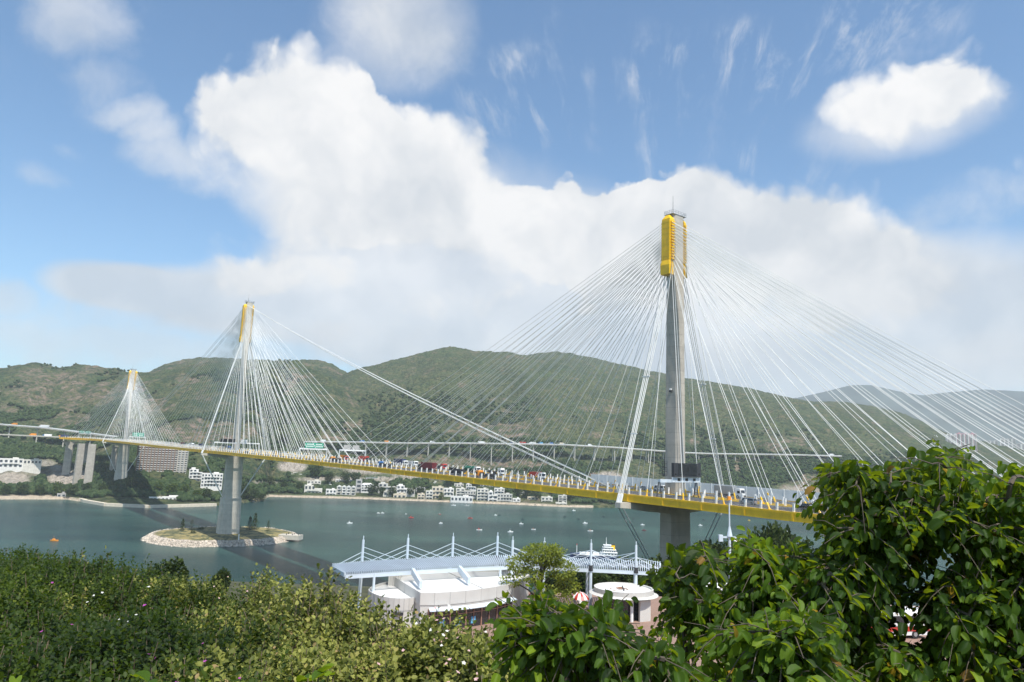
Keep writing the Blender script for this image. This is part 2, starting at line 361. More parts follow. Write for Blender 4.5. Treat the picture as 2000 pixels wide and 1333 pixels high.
def terrain(x, y, fine=True):
    t = x / y; ys = np.interp(t, sh_t, sh_y)
    ys = ys + 6 * (fbm(x / 40, y / 40, 3, 5) - .5)
    dd = y - ys
    foot = np.where(t < -.33, 70, 62)
    coast = -3 + 6.0 * sstep(-4, 9, dd) + 5 * sstep(10, foot, dd)
    h = coast
    y0 = ys + foot
    wob = fbm(x / 260, y / 260, 5, 11) - .5
    rg = 1 - np.abs(2 * fbm(x / 170 + .3 * wob, y / 330, 5, 23) - 1)
    for (T, Z), Dr, ex in ((RA, 1700., 1.05), (RA2, 2250., 1.0), (RB, 2300., 1.1), (RC, 2150., .97), (RC2, 2600., 1.05)):
        zr = np.interp(t, T, Z, left=-50, right=-50 if Dr != 2150. else Z[-1])
        tau = (y - y0) / (Dr - y0)
        up_ = 8 + (zr - 8) * np.clip(tau, 0, 1) ** ex
        dn = 8 + (zr - 8) * (1 - sstep(0, 1, (y - Dr) / 650))
        env = np.clip(4 * tau * (1 - tau), 0, 1)
        hl = np.where(y < Dr, up_ + env * ((rg - .62) * 62 * np.clip(zr / 300, 0, 1.2)), dn)
        h = np.maximum(h, np.where(tau > 0, hl, -10))
    if fine: h = h + np.where(dd > foot * .8, 1, 0) * (7.0 * (fbm(x / 24, y / 32, 3, 31) - .5) + 4.5 * (vnoise(x / 7, y / 10, 41) - .5))
    return h
nt_, ny_ = 760, 330
tt = np.linspace(-1.05, 1.05, nt_); yy = 820 + (3150 - 820) * np.linspace(0, 1, ny_) ** 1.35
T, Y = np.meshgrid(tt, yy); X = T * Y; Z = terrain(X, Y)
# land-cover masks: bare rock, cut slopes, pale grass, sand
PX = np.zeros_like(X); PY = np.zeros_like(X)
pp = proj((X, Y, Z)); PX, PY = pp[0], pp[1]
def blob(l, nz=1.0, sc=17., seed=3):
    acc = np.zeros_like(X); n = (fbm(X / sc, Y / (sc * 1.6), 5, seed, .6) - .5) * 2.6 * nz
    for (x, y, rx, ry, k) in l:
        d = np.sqrt(((PX - x) / rx) ** 2 + ((PY - y) / ry) ** 2)
        acc = np.maximum(acc, k * sstep(.22, -.22, d - .85 + n))
    return acc
rockb = [(95,745,60,22,.8),(250,760,40,16,.75),(140,820,40,14,.7),(300,790,40,16,.7),(70,785,45,14,.75),(375,845,75,26,1),(440,855,60,12,.9),(200,770,34,22,.75),(62,730,30,14,.7),(180,722,40,10,.6),(30,765,40,9,.7),(20,802,26,9,.7),(355,742,20,10,.7),(160,748,14,7,.7),(140,795,25,12,.6),
         (460,838,60,14,.8),(405,776,24,9,.6),(690,832,24,9,.9),(650,856,40,12,.9),(905,832,26,6,.9),(990,805,22,4,.8),(980,780,24,4,.7),(905,838,70,14,.8),(985,838,25,8,1),(1010,834,30,7,.9),(1055,820,12,8,1),(960,850,80,10,.9),
         (1170,850,30,5,.7),(1165,798,45,7,.7),(1355,866,16,7,1),(1515,875,28,12,.9),(1535,862,40,8,.7),(1440,912,6,16,1),(1570,960,70,22,.95),(1600,935,40,10,.7),(920,908,160,13,.9),(1190,935,45,12,.9),(780,895,60,8,.6),(620,888,60,8,.5),(770,745,14,4,.5)]
rk = blob(rockb)
rk = np.maximum(rk, .9 * sstep(.60, .76, fbm(X / 60, Y / 95, 5, 77)) * sstep(.0, .3, (Y - 1250) / 300) * (T < -.2))
rk = np.maximum(rk, .6 * sstep(.70, .80, fbm(X / 55, Y / 80, 5, 91)))
cutb = [(570,912,32,12,1),(720,918,50,10,1),(820,925,60,10,1),(905,932,60,7,1),(125,935,38,16,1),(150,930,30,14,1),(25,935,40,16,1),(110,915,22,7,.8),(85,905,30,8,.7),(660,908,50,7,.8),(1190,930,28,10,1),(1560,965,60,18,.7),(520,945,40,4,.7),(700,936,170,4,.9),(60,925,40,8,.5)]
cut = blob(cutb, .18, 14., 9)
grb = [(1100,840,130,30,.8),(800,800,120,40,.7),(1150,770,120,30,.6),(850,740,90,30,.5),(1130,850,60,12,1),(600,900,80,14,.8),(1480,900,80,20,.6),(1420,800,160,30,.5),(900,765,160,30,.6),(60,915,50,8,.9),(1650,800,60,14,.9),(500,790,60,30,.4),(1000,700,80,12,.7),(1300,790,100,20,.6)]
gr = np.maximum(blob(grb, .9, 40., 19) * .75, .45 * sstep(.52, .7, fbm(X / 130, Y / 200, 5, 57)))
ys_g = np.interp(T, sh_t, sh_y); sand = sstep(13, 6, Y - ys_g) * ((T < -.56) | (T > -.345)) * (T < .12)
sand = np.maximum(sand, sstep(26, 20, Y - ys_g) * (T < -.60))
wallm = sstep(12, 7, Y - ys_g) * (T > -.58) * (T < -.40)
idx = np.arange(nt_ * ny_).reshape(ny_, nt_)
Fq = np.stack([idx[:-1, :-1], idx[:-1, 1:], idx[1:, 1:], idx[1:, :-1]], -1).reshape(-1, 4)
hm = bpy.data.materials.new('hillside'); hm.use_nodes = True; q = NG(hm.node_tree); b = hm.node_tree.nodes['Principled BSDF']
b.inputs['Roughness'].default_value = .95; b.inputs['Specular IOR Level'].default_value = .1
Ph = q.n('ShaderNodeTexCoord').outputs['Object']; at = lambda n: q.n('ShaderNodeAttribute', attribute_name=n).outputs['Fac']
nA = q.noise(Ph, .012, 6, .6); nB = q.noise(Ph, .14, 5, .65); nC = q.noise(Ph, .05, 5, .6)
veg = q.mix(q.mr(nA, .35, .65), (.042, .072, .031), (.084, .124, .050))
veg = q.mix(q.m('MULTIPLY', q.mr(nC, .42, .60), .75), veg, (.140, .145, .064))
veg = q.mix(q.m('MULTIPLY', q.mr(q.noise(Ph, .03, 6, .66), .53, .66), .75), veg, (.215, .175, .105))
veg = q.mix(q.m('MULTIPLY', at('grass'), q.mr(nC, .3, .6, .9, .35)), veg, (.145, .145, .068))
veg = q.mix(q.m('MULTIPLY', q.mr(nB, .46, .58), .75), veg, (.028, .049, .024))
rc = q.mix(q.mr(nB, .3, .7), (.19, .13, .10), (.40, .30, .235))
veg = q.mix(q.m('MULTIPLY', at('rock'), q.mr(q.noise(Ph, .075, 7, .72), .44, .60)), veg, rc)
sv = q.v('MULTIPLY', Ph, (1, .3, .2))
veg = q.mix(at('cut'), veg, q.mix(q.mr(q.noise(sv, .25, 5, .6), .3, .7), (.32, .28, .23), (.52, .46, .39)))
veg = q.mix(at('wall'), veg, q.mix(q.mr(nB, .3, .7), (.30, .27, .22), (.45, .40, .33)))
veg = q.mix(at('sand'), veg, (.58, .48, .36))
q.put(b.inputs['Base Color'], veg)
bn = q.n('ShaderNodeBump'); bn.inputs['Strength'].default_value = 1.0; bn.inputs['Distance'].default_value = 5.0; vr = q.n('ShaderNodeTexVoronoi', feature='F1'); q.put(vr.inputs['Vector'], q.v('MULTIPLY', Ph, (1, 1, .5))); vr.inputs['Scale'].default_value = .15; vr.inputs['Detail'].default_value = 1.5
q.put(bn.inputs['Height'], q.m('SUBTRACT', q.noise(Ph, .16, 6, .7), vr.outputs['Distance'])); hm.node_tree.links.new(bn.outputs[0], b.inputs['Normal'])
V = np.stack([X, Y, Z], -1).reshape(-1, 3)
tag(link('hills', npmesh('hills', V, Fq, hm, dict(rock=rk.ravel(), cut=cut.ravel(), grass=gr.ravel(), sand=sand.ravel(), wall=wallm.ravel()))), kind='structure')
def ground(x, y): return float(terrain(np.array([x]), np.array([y]), False)[0])

# far mountains fading in the haze; some haze blue is mixed into their colour
FT, FZ = ridge([(900,900),(1200,830),(1450,790),(1560,776),(1610,765),(1660,752),(1700,751),(1750,763),(1800,772),(1850,766),(1920,760),(2000,764),(2150,750),(2400,780)], 5200)
t2 = np.linspace(-.1, 1.3, 160); y2 = np.linspace(3700, 6400, 40); T2, Y2 = np.meshgrid(t2, y2); zr = np.interp(T2, FT, FZ)
X2 = T2 * Y2; env = np.where(Y2 < 5200, np.clip((Y2 - 3700) / 1500, 0, 1) ** .9, 1 - sstep(0, 1, (Y2 - 5200) / 1150))
Z2 = -5 + (zr + 5) * env + 120 * (fbm(X2 / 700, Y2 / 700, 4, 8) - .5) * np.clip(4 * env * (1 - env), 0, 1)
i2 = np.arange(160 * 40).reshape(40, 160); F2_ = np.stack([i2[:-1, :-1], i2[:-1, 1:], i2[1:, 1:], i2[1:, :-1]], -1).reshape(-1, 4)
tag(link('far_mountains', npmesh('far_mountains', np.stack([X2, Y2, Z2], -1).reshape(-1, 3), F2_, mat('haze_tinted_forest', (.075, .095, .085), .95, .3, .004), smooth=True)), kind='structure')

# ------------------------------------------------------------------ leaf tools
LEAF2_V = np.array([(0, 0, 0), (-.36, .33, .10), (-.27, .75, .06), (0, 1, -.06), (.27, .75, .06), (.36, .33, .10)], float)
LEAF2_F = np.array([(0, 3, 2, 1), (0, 5, 4, 3)])
rows = [(0, .10, 0), (.2, .42, 0), (.45, .53, 0), (.72, .50, 0)]
lv = []; rib = []
for (y, hw, _) in rows:
    for c in (-1, -.5, 0, .5, 1): lv.append((c * hw * .70, y * 1.16, abs(c) * hw * .62 - .30 * y * y)); rib.append(abs(c))
for c, x, y in ((-1, .40, .92), (-.5, .22, 1.03), (0, 0, .80), (.5, .22, 1.03), (1, .40, .92)):
    lv.append((math.copysign(x, c) * .70 if c else 0, y * 1.16, abs(x) * .62 - .30 * y * y)); rib.append(abs(c))
BAU_V = np.array(lv); BAU_F = np.array([(r * 5 + c, r * 5 + c + 1, r * 5 + 6 + c, r * 5 + 5 + c) for r in range(4) for c in range(4)])
def frames(yd, zd):
    y = yd / np.linalg.norm(yd, axis=1, keepdims=True); x = np.cross(y, zd); n = np.linalg.norm(x, axis=1, keepdims=True)
    x = np.where(n > 1e-5, x / np.maximum(n, 1e-6), np.array([[1., 0, 0]])); z = np.cross(x, y)
    return np.stack([x, y, z], 1)
def leaves(tv, tf, P, Fr, S):
    n = len(P); V = np.einsum('vk,nkd->nvd', tv, Fr) * S[:, None, None] + P[:, None, :]
    Fc = tf[None] + (np.arange(n) * len(tv))[:, None, None]
    return V.reshape(-1, 3), Fc.reshape(-1, tf.shape[1])
def rdir(n):
    v = rng.normal(size=(n, 3)); return v / np.linalg.norm(v, axis=1, keepdims=True)
def crown_cloud(lobes, n, size, up=.5, hollow=.55):
    """leaf clumps spread through a set of ellipsoid lobes (cx,cy,cz,rx,ry,rz)"""
    L = np.array(lobes, float); w = L[:, 3] * L[:, 4] * L[:, 5]; k = rng.choice(len(L), n, p=w / w.sum())
    d = rdir(n); r = rng.uniform(hollow ** 3, 1, n) ** (1 / 3.); P = L[k, :3] + d * r[:, None] * L[k, 3:6] * rng.normal(1, .06, n)[:, None]
    yd = d + rdir(n) * .7 + np.array([0, 0, -.15]); zd = d * .6 + rdir(n) * .5 + np.array([0, 0, up])
    return P, frames(yd, zd), size * rng.uniform(.6, 1.35, n)
def tree_proto(name, lobes, trunk, nleaf, size, lm, label, cat='tree', clump=1):
    root = empty(name); P, Fr, S = crown_cloud(lobes, nleaf, size)
    V, F = leaves(LEAF2_V, LEAF2_F, P, Fr, S); tint = np.repeat(rng.beta(1.6, 1.8, nleaf), len(LEAF2_V))
    link('crown', npmesh('crown', V, F, lm, dict(tint=tint)), root)
    t = MB(); top = trunk[1]
    t.path([(0, 0, -1.5), (.05 * top, .03 * top, top * .5), (0, 0, top)], [trunk[0], trunk[0] * .75, trunk[0] * .5], 8)
    for l in lobes: t.tube((0, 0, top * .7), (l[0], l[1], l[2]), trunk[0] * .4, trunk[0] * .12, 6)
    t.build('trunk', M['bark'], root)
    return tag(root, label, cat)
def lobes(n, R, H, z0, seed):
    r = random.Random(seed); out = [(0, 0, z0 + H * .55, R * .6, R * .6, H * .45)]
    for i in range(n):
        a = 2 * math.pi * i / n + r.uniform(-.4, .4); k = r.uniform(.45, .72)
        s = r.uniform(.28, .48)
        out.append((math.cos(a) * R * k, math.sin(a) * R * k, z0 + H * r.uniform(.22, .8), R * s, R * s, H * s * .75))
    return out
exec_parts = []
# ------------------------------------------------------------------ bridge geometry
NB = np.array([54., 234.]); AX = np.array([-0.61132, 0.79138])
S_ARC, R_ARC, TURN = 925.0, 150.0, rad(52)
def centre(s):
    """point, tangent, normal (towards the left of the travel direction) of the bridge axis"""
    if s <= S_ARC: p = NB + AX * s; t = AX
    else:
        a = min((s - S_ARC) / R_ARC, TURN); c0 = NB + AX * S_ARC; n0 = np.array([-AX[1], AX[0]])
        cc = c0 + n0 * R_ARC
        ca_, sa_ = math.cos(a), math.sin(a); v = -n0 * R_ARC
        p = cc + np.array([v[0] * ca_ - v[1] * sa_, v[0] * sa_ + v[1] * ca_]); t = np.array([AX[0] * ca_ - AX[1] * sa_, AX[0] * sa_ + AX[1] * ca_])
        ex = s - S_ARC - a * R_ARC
        if ex > 0: p = p + t * ex
    return p, t, np.array([-t[1], t[0]])
SZ = ([-170,-50,0,80,183,280,400,482,643,806,905,1000,1200], [63.2,63.6,64.4,65.4,66.9,68.0,69.4,70.1,71.9,74.0,75.0,76.2,77.6])
def dz(s): return float(np.interp(s, SZ[0], SZ[1]))
def bp(s, w, h=0.0):
    p, t, n = centre(s); q_ = p + n * w; return np.array([q_[0], q_[1], dz(s) + h])
def find_s(px, w, h=1.0, lo=-75, hi=1150):
    a, b_ = lo, hi
    for _ in range(50):
        m_ = (a + b_) / 2
        if proj(bp(m_, w, h))[0] > px: a = m_
        else: b_ = m_
    return (a + b_) / 2
T_S = [0.0, 450.0, 917.0]; T_TOP = [157.8, 194.0, 170.5]; T_BASE = [20.0, 3.0, 3.0]
BR = empty('cable_stayed_bridge', (NB[0], NB[1], 0)); ORG = (NB[0], NB[1], 0)
tag(BR, 'long cable stayed road bridge with three concrete towers, yellow girders and fans of white cables', 'bridge')
def sweep(prof, ss, m=0):
    b_ = MB(); b_.loft([[bp(s, w, h) for w, h in prof] for s in ss], m); return b_
SS = list(np.arange(-160, 926, 13.5)) + list(np.arange(930, 1056, 6))
SA = list(np.arange(1050, 1190, 8))
for sg in (1, -1):
    i0, o0 = sg * 2.7, sg * 21.2
    prof = [(i0, -.35), (o0, -.35), (o0, -.02), (i0, -.02)]
    sweep(prof if sg > 0 else prof[::-1], SS).build('road_deck', M['concrete'], BR, ORG)
    prof = [(i0 + sg * .7, -.018), (o0 - sg * .7, -.018), (o0 - sg * .7, .02), (i0 + sg * .7, .02)]
    sweep(prof if sg > 0 else prof[::-1], SS).build('carriageway', M['asphalt'], BR, ORG)
    lm_ = MB()
    for w in (i0 + sg * 1.4, o0 - sg * 1.4):
        for a, b_ in zip(SS[:-1], SS[1:]): lm_.add([bp(a, w - .1, .026), bp(a, w + .1, .026), bp(b_, w + .1, .026), bp(b_, w - .1, .026)], [(0, 1, 2, 3)])
    for w in (sg * 7.2, sg * 11.2, sg * 15.2):
        for a in np.arange(-150, 900, 9): lm_.add([bp(a, w - .08, .026), bp(a, w + .08, .026), bp(a + 3, w + .08, .026), bp(a + 3, w - .08, .026)], [(0, 1, 2, 3)])
    lm_.build('lane_marking', M['lane'], BR, ORG)
    for w, nm in ((o0 + sg * .35, 'outer'), (i0 + sg * .45, 'inner')):
        q1 = MB()
        def pr(a, b_, top, bot): return [(a, bot), (b_, bot), (b_, top), (a, top)]
        q1.loft([[bp(s, x, h) for x, h in pr(w - .42, w + .42, .28, -.30)] for s in SS])                       # top flange
        near = [s for s in SS if s <= 102]; farr = [s for s in SS if s >= 88]
        q1.loft([[bp(s, x, h) for x, h in pr(w - .33, w + .33, -.31, -2.0)] for s in near])                     # boxed fascia
        q1.loft([[bp(s, x, h) for x, h in pr(w - .08 - sg * .1, w + .08 - sg * .1, -.31, -1.7)] for s in farr])  # open web
        q1.loft([[bp(s, x, h) for x, h in pr(w - .36, w + .36, -1.71, -1.95)] for s in farr])
        for s in np.arange(-155, 925, 13.5):
            p_, t_, n_ = centre(s); c = bp(s + 6.75, w + sg * (.36 if nm == 'outer' else -.36), -1.1); q1.box(c, (.5, .22, 1.5), [(*t_, 0), (*n_, 0), (0, 0, 1)])
        q1.build('edge_girder', M['yellow'], BR, ORG)
# girders crossing under both decks and over the gap
cgm = None; 
for k, s in enumerate(np.arange(-155, 1040, 13.5)):
    g1 = MB(); p_, t_, n_ = centre(s); g1.box(bp(s, 0, -1.15), (.5, 42.6, 1.5), [(*t_, 0), (*n_, 0), (0, 0, 1)]); g1.build('cross_girder', M['steel'], BR, ORG)
# parapets: fat white posts, thin balusters and rails
post = MB(); post.box((0, 0, .9), (.46, .46, 2.1)); post.box((0, 0, 2.0), (.54, .54, .12)); post_me = post.mesh('parapet_post', M['white'])
rest = MB(); npost = 0
EDGES = [21.55, -21.55, 3.15, -3.15]
pl_ = [(s, w) for s in np.arange(-72, 1040, 4.5) for w in EDGES]
pl_.sort(key=lambda e: (proj(bp(*e))[0] > 1640, e[0] if e[1] > 20 else e[0] + 260))
for k, (s, w) in enumerate(pl_):
    P_ = bp(s, w, .2)
    if k < 100: o = link('parapet_post', post_me, BR, P_ - np.array(ORG)); o.rotation_euler = (0, 0, math.atan2(AX[1], AX[0]))
    else: rest.box(P_ + np.array([0, 0, .9]), (.46, .46, 2.1)); rest.box(P_ + np.array([0, 0, 2.0]), (.54, .54, .12))
tag(rest.build('parapet_posts', M['white'], BR, ORG), kind='stuff')
for w in EDGES:
    r1 = MB()
    for h in (.65, 1.0, 1.3): r1.loft([[bp(s, x, y) for x, y in ((w - .04, h - .03), (w + .04, h - .03), (w + .04, h + .03), (w - .04, h + .03))] for s in SS])
    for s in np.arange(-75, 480, 1.5): c = bp(s, w, .7); r1.box(c, (.06, .06, 1.3))
    r1.build('railing', M['steel'], BR, ORG)
mc = MB(); mc.loft([[bp(a, w, h) for w, h in ((-2.75, -.3), (2.75, -.3), (2.75, -.15), (-2.75, -.15))] for a in (-48, -36, -24, -12, -3.2)]); mc.build('added_shade_plate', M['steel'], BR, ORG)  # plate added over the deck gap to keep sun off the closest pier
# noise barriers along the far edge near the closest tower
nbar = MB()
for a in np.arange(-75, 60, 4.5): nbar.bar(bp(a, -20.9, 1.9), bp(a + 4.4, -20.9, 1.9), .10, 3.2)
for a in np.arange(-75, 60, 4.5): c = bp(a, -20.9, 1.9); nbar.box(c, (.22, .22, 3.4))
nbar.build('noise_barrier', mat('frosted_panel', (.80, .82, .80), .45, .06, .5), BR, ORG)

# towers
def tower_section(s, z, ha, hp, ch=.28):
    p, t, n = centre(s); out = []
    for a, b_ in ((1, 1 - ch), (1 - ch, 1), (-1 + ch, 1), (-1, 1 - ch), (-1, -1 + ch), (-1 + ch, -1), (1 - ch, -1), (1, -1 + ch)):
        q_ = p + t * ha * a + n * hp * b_; out.append((q_[0], q_[1], z))
    return out
PROF = [
  [(T_BASE[0], 3.6, 5.0), (dz(0) - 2.2, 3.0, 4.6), (dz(0) - 2.0, 2.75, 2.35), (90, 2.65, 2.2), (126, 2.55, 1.95), (133, 2.3, 2.1), (138.5, 1.75, 2.6), (157.2, 1.75, 2.6)],
  [(T_BASE[1], 4.6, 8.2), (33, 4.4, 7.5), (33.3, 4.0, 6.6), (64, 3.6, 6.2), (67.9, 3.6, 6.2), (68.2, 2.5, 2.3), (120, 2.4, 2.2), (155, 2.2, 2.0), (163, 1.8, 2.6), (193.2, 1.8, 2.6)],
  [(T_BASE[2], 4.6, 8.0), (34, 4.2, 7.0), (34.3, 3.9, 6.6), (70, 3.6, 6.0), (72.8, 3.6, 6.0), (73.1, 2.5, 2.3), (110, 2.4, 2.2), (140, 2.2, 2.0), (146, 1.8, 2.6), (169.6, 1.8, 2.6)]]
H_Z = [(136.6, 155.6), (160.0, 190.5), (143.5, 167.5)]
STAY = []
for k in range(3):
    s0 = T_S[k]; p, t, n = centre(s0); t3 = np.array([*t, 0]); n3 = np.array([*n, 0]); C3 = np.array([*p, 0.])
    tm = MB(); tm.loft([tower_section(s0, *a) for a in PROF[k]])
    tw = tm.build('tower', M['concrete'] if k == 0 else M['concrete_light'], BR, ORG)
    seam = MB()
    z0, z1 = H_Z[k]; zt = T_TOP[k]
    for sg in (1, -1):
        hb = MB(); nr = 14 if k == 0 else 20
        dq = 1.15 if (sg > 0 or k == 2) else .48; c0 = C3 + n3 * sg * (2.6 + dq)
        hb.box(c0 + np.array([0, 0, (z0 + z1) / 2 + .4]), (1.7 * 2, dq * 2, z1 - z0 - 1.6), [t3, n3, (0, 0, 1)])
        hb.loft([[c0 + t3 * a + n3 * sg * b_ + np.array([0, 0, z1 - .42]) for a, b_ in ((-1.7, -dq), (1.7, -dq), (1.7, dq), (-1.7, dq))],
                 [c0 + t3 * a + n3 * sg * b_ + np.array([0, 0, z1 + 1.0]) for a, b_ in ((-.7, -dq), (.7, -dq), (.7, dq * .4), (-.7, dq * .4))]])
        for j in range(nr):                                              # overlapping cover plates and side anchor ribs
            zz = z0 + 4.4 + (z1 - z0 - 5.4) * j / nr
            hb.box(c0 + n3 * sg * (dq + .04) + np.array([0, 0, zz + .62]), (3.3, .10 + .04 * (j % 2), (z1 - z0 - 5.4) / nr * .93), [t3, n3, (0, 0, 1)])
            for e in (-1, 1): hb.box(c0 + t3 * e * 1.95 - n3 * sg * .1 + np.array([0, 0, zz + .3]), (.62, dq * 1.6, .55), [t3, n3, (0, 0, 1)])
        hb.loft([[c0 + t3 * a + n3 * sg * b_ + np.array([0, 0, z0 + 4.2]) for a, b_ in ((-1.72, -dq * .95), (1.72, -dq * .95), (1.72, dq + .13), (-1.72, dq + .13))],
                 [c0 + t3 * a + n3 * sg * b_ + np.array([0, 0, z0 + 2.6]) for a, b_ in ((-1.9, -dq * .95), (1.9, -dq * .95), (1.9, dq + .5), (-1.9, dq + .5))],
                 [c0 + t3 * a + n3 * sg * b_ + np.array([0, 0, z0 - .6]) for a, b_ in ((-1.85, -dq * .95), (1.85, -dq * .95), (1.85, dq + .35), (-1.85, dq + .35))]])
        hb.build('anchor_housing', M['yellow'], tw, ORG)
    rl = MB()
    cs = [C3 + t3 * a * 1.9 + n3 * b_ * 3.4 + np.array([0, 0, zt - .5]) for a, b_ in ((1, 1), (-1, 1), (-1, -1), (1, -1))]
    for i in range(4):
        a, b_ = cs[i], cs[(i + 1) % 4]
        for h in (.55, 1.1): rl.tube(a + (0, 0, h), b_ + (0, 0, h), .05, n=5)
        for j in range(5): f_ = a + (b_ - a) * j / 5; rl.tube(f_ - (0, 0, .1), f_ + (0, 0, 1.15), .05, n=5)
    rl.box(C3 + np.array([0, 0, zt - .6]), (3.8, 6.8, .18), [t3, n3, (0, 0, 1)])
    rl.build('top_railing', M['steel'], tw, ORG)
    MB().tube(C3 + n3 * 1.2 + (0, 0, zt - .4), C3 + n3 * 1.2 + (0, 0, zt + 6.5), .09, .04, 6).build('lightning_rod', M['dark'], tw, ORG)
    bm_ = MB(); zb = dz(s0) - 3.4
    for sg in (1, -1):
        bm_.loft([[C3 + n3 * sg * w + t3 * a + np.array([0, 0, h]) for a, h in ((-hw, zb - hh), (hw, zb - hh), (hw, zb + 1.2), (-hw, zb + 1.2))] for w, hw, hh in ((3.4, 1.5, 2.4), (14, 1.3, 1.6), (22.5, 1.1, .5), (26.3, 1.1, .3))])
    bm_.build('crossbeam', M['concrete_light'], tw, ORG)
    # transverse stabilising cables: housing foot -> crossbeam tip -> tower foot
    cr = .14 if k == 0 else (.26 if k == 1 else .27)
    foot_z = {0: 36.0, 1: 34.0, 2: 35.0}[k]
    for sg in (1, -1):
        for a in (-.9, -.35, .35, .9):
            tip = C3 + n3 * sg * 25.8 + t3 * a * .9 + np.array([0, 0, zb + 1.25])
            MB().tube(C3 + n3 * sg * 3.6 + t3 * a * 1.3 + np.array([0, 0, z0 - .5]), tip, cr, n=6, cap=False).build('stabilising_cable', M['cable'], tw, ORG)
        for a in (-.55, .55):
            tip = C3 + n3 * sg * 25.8 + t3 * a * 1.6 + np.array([0, 0, zb + .6])
            MB().tube(tip, C3 + n3 * sg * (5.2 if k == 0 else 6.9) + t3 * a + np.array([0, 0, foot_z]), cr * 1.1 if k else .15, n=6, cap=False).build('stabilising_cable', M['steel'] if k == 0 else M['cable'], tw, ORG)
        sh_ = MB()
        for a in (-.9, -.35, .35, .9):
            tip = C3 + n3 * sg * 25.8 + t3 * a * .9 + np.array([0, 0, zb + 1.2]); dirv = (C3 + n3 * sg * 3.6 + np.array([0, 0, z0]) - tip); dirv /= np.linalg.norm(dirv)
            sh_.tube(tip, tip + dirv * 2.6, cr * 1.9, n=8)
        mid = C3 + n3 * sg * 14.2 + np.array([0, 0, zb + 1.2 + (z0 - zb) * .515]); sh_.box(mid, (2.9, .3, .35), [t3, n3, (0, 0, 1)])
        mid = C3 + n3 * sg * (25.8 - 22.2 * .28) + np.array([0, 0, zb + 1.2 + (z0 - zb - 1.7) * .28]); sh_.box(mid, (2.6, .3, .3), [t3, n3, (0, 0, 1)])
        sh_.build('cable_socket', M['white'], tw, ORG)
    if k == 0:
        cctv = MB(); c = C3 + n3 * 2.5 - t3 * .2 + np.array([0, 0, 98]); cctv.box(c, (.5, .9, .5), [t3, n3, (0, 0, 1)]); cctv.build('surveillance_camera', M['white'], tw, ORG)
        MB().box(C3 + n3 * 2.62 - t3 * .2 + np.array([0, 0, 97.4]), (.7, .8, .6), [t3, n3, (0, 0, 1)]).build('camera_hood', M['dark'], tw, ORG)
    # stay cables: positions along each edge
    n_main = 17
    fwd = [6.75 + 13.5 * i for i in range(n_main)]
    back = [6.75 + 13.5 * i for i in range(7)] + [98, 106, 112.5, 118, 122.5, 126.5, 130, 133] if k == 0 else ([6.75 + 13.5 * i for i in range(n_main)] if k == 1 else [6.75 + 13.5 * i for i in range(7)] + [98, 105, 111, 116, 120, 124, 127])
    if k == 2: fwd, back = back, [6.75 + 13.5 * i for i in range(16)]
    for sgn, lst in ((1, fwd), (-1, back)):
        for j, ds in enumerate(lst):
            zc = z0 + 1.5 + (z1 - z0 - 2.6) * (j + .5) / len(lst)
            for w in EDGES:
                sg = 1 if w > 0 else -1
                topp = C3 + n3 * sg * ((4.3 if abs(w) > 10 else 3.2) if sg > 0 or k == 2 else (3.3 if abs(w) > 10 else 2.9)) + t3 * sgn * 1.9 + np.array([0, 0, zc])
                STAY.append((k, s0 + sgn * ds, w - .35 * sg * (1 if abs(w) > 10 else 0), topp, (.075, .10, .11)[k]))
# longitudinal stabilising cables from the middle tower to the feet of the other two
for s_end, w in ((26, 2.2), (30, -2.2), (34, .9), (38, -.9), (905, 1.9), (905, -1.9), (905, .9), (905, -.9)):
    sgn = -1 if s_end < 450 else 1
    c = bp(450 + sgn * 1.9, w * 1.2, 0); c[2] = 190.6 - (.9 - w * .45); e = bp(s_end, w, .4); L = MB(); pts = []
    for i in range(13):
        f_ = i / 12; p_ = c * (1 - f_) + e * f_; p_[2] -= 4 * 3.5 * f_ * (1 - f_); pts.append(p_)
    L.path(pts, [.15] * 13, 5).build('longitudinal_cable', M['cable'], BR, ORG)
sp = MB()
for f_ in (.30, .45, .6, .72, .82, .9): pass
STAY.sort(key=lambda e: (e[0], proj(bp(e[1], e[2]))[0] > 1700 and e[1] < -100, -(e[2] > 20), abs(e[1])))
rest = MB(); resta = MB(); 
for k, (kk, s, w, topp, r) in enumerate(STAY):
    lo = bp(s, w, .2); d = topp - lo; L_ = np.linalg.norm(d); d = d / L_; a0 = lo + d * 1.9
    pts = []
    for i in range(5):
        f_ = i / 4; p_ = a0 * (1 - f_) + topp * f_; p_[2] -= 4 * L_ * .004 * f_ * (1 - f_); pts.append(p_)
    tgt = MB() if k < 100 else rest
    tgt.path(pts, [r] * 5, 6)
    if k < 100: tgt.build('stay_cable', M['cable'], BR, ORG)
    ta = MB() if k < 100 else resta
    ta.tube(lo - d * .8, lo + d * 2.0, .27, .22, 8); ta.box(lo - d * .2, (.7, .55, .7))
    if k < 100: ta.build('cable_anchor', M['yellow'], BR, ORG)
tag(rest.build('stay_cables', M['cable'], BR, ORG), kind='stuff'); tag(resta.build('cable_anchors', M['yellow'], BR, ORG), kind='stuff')

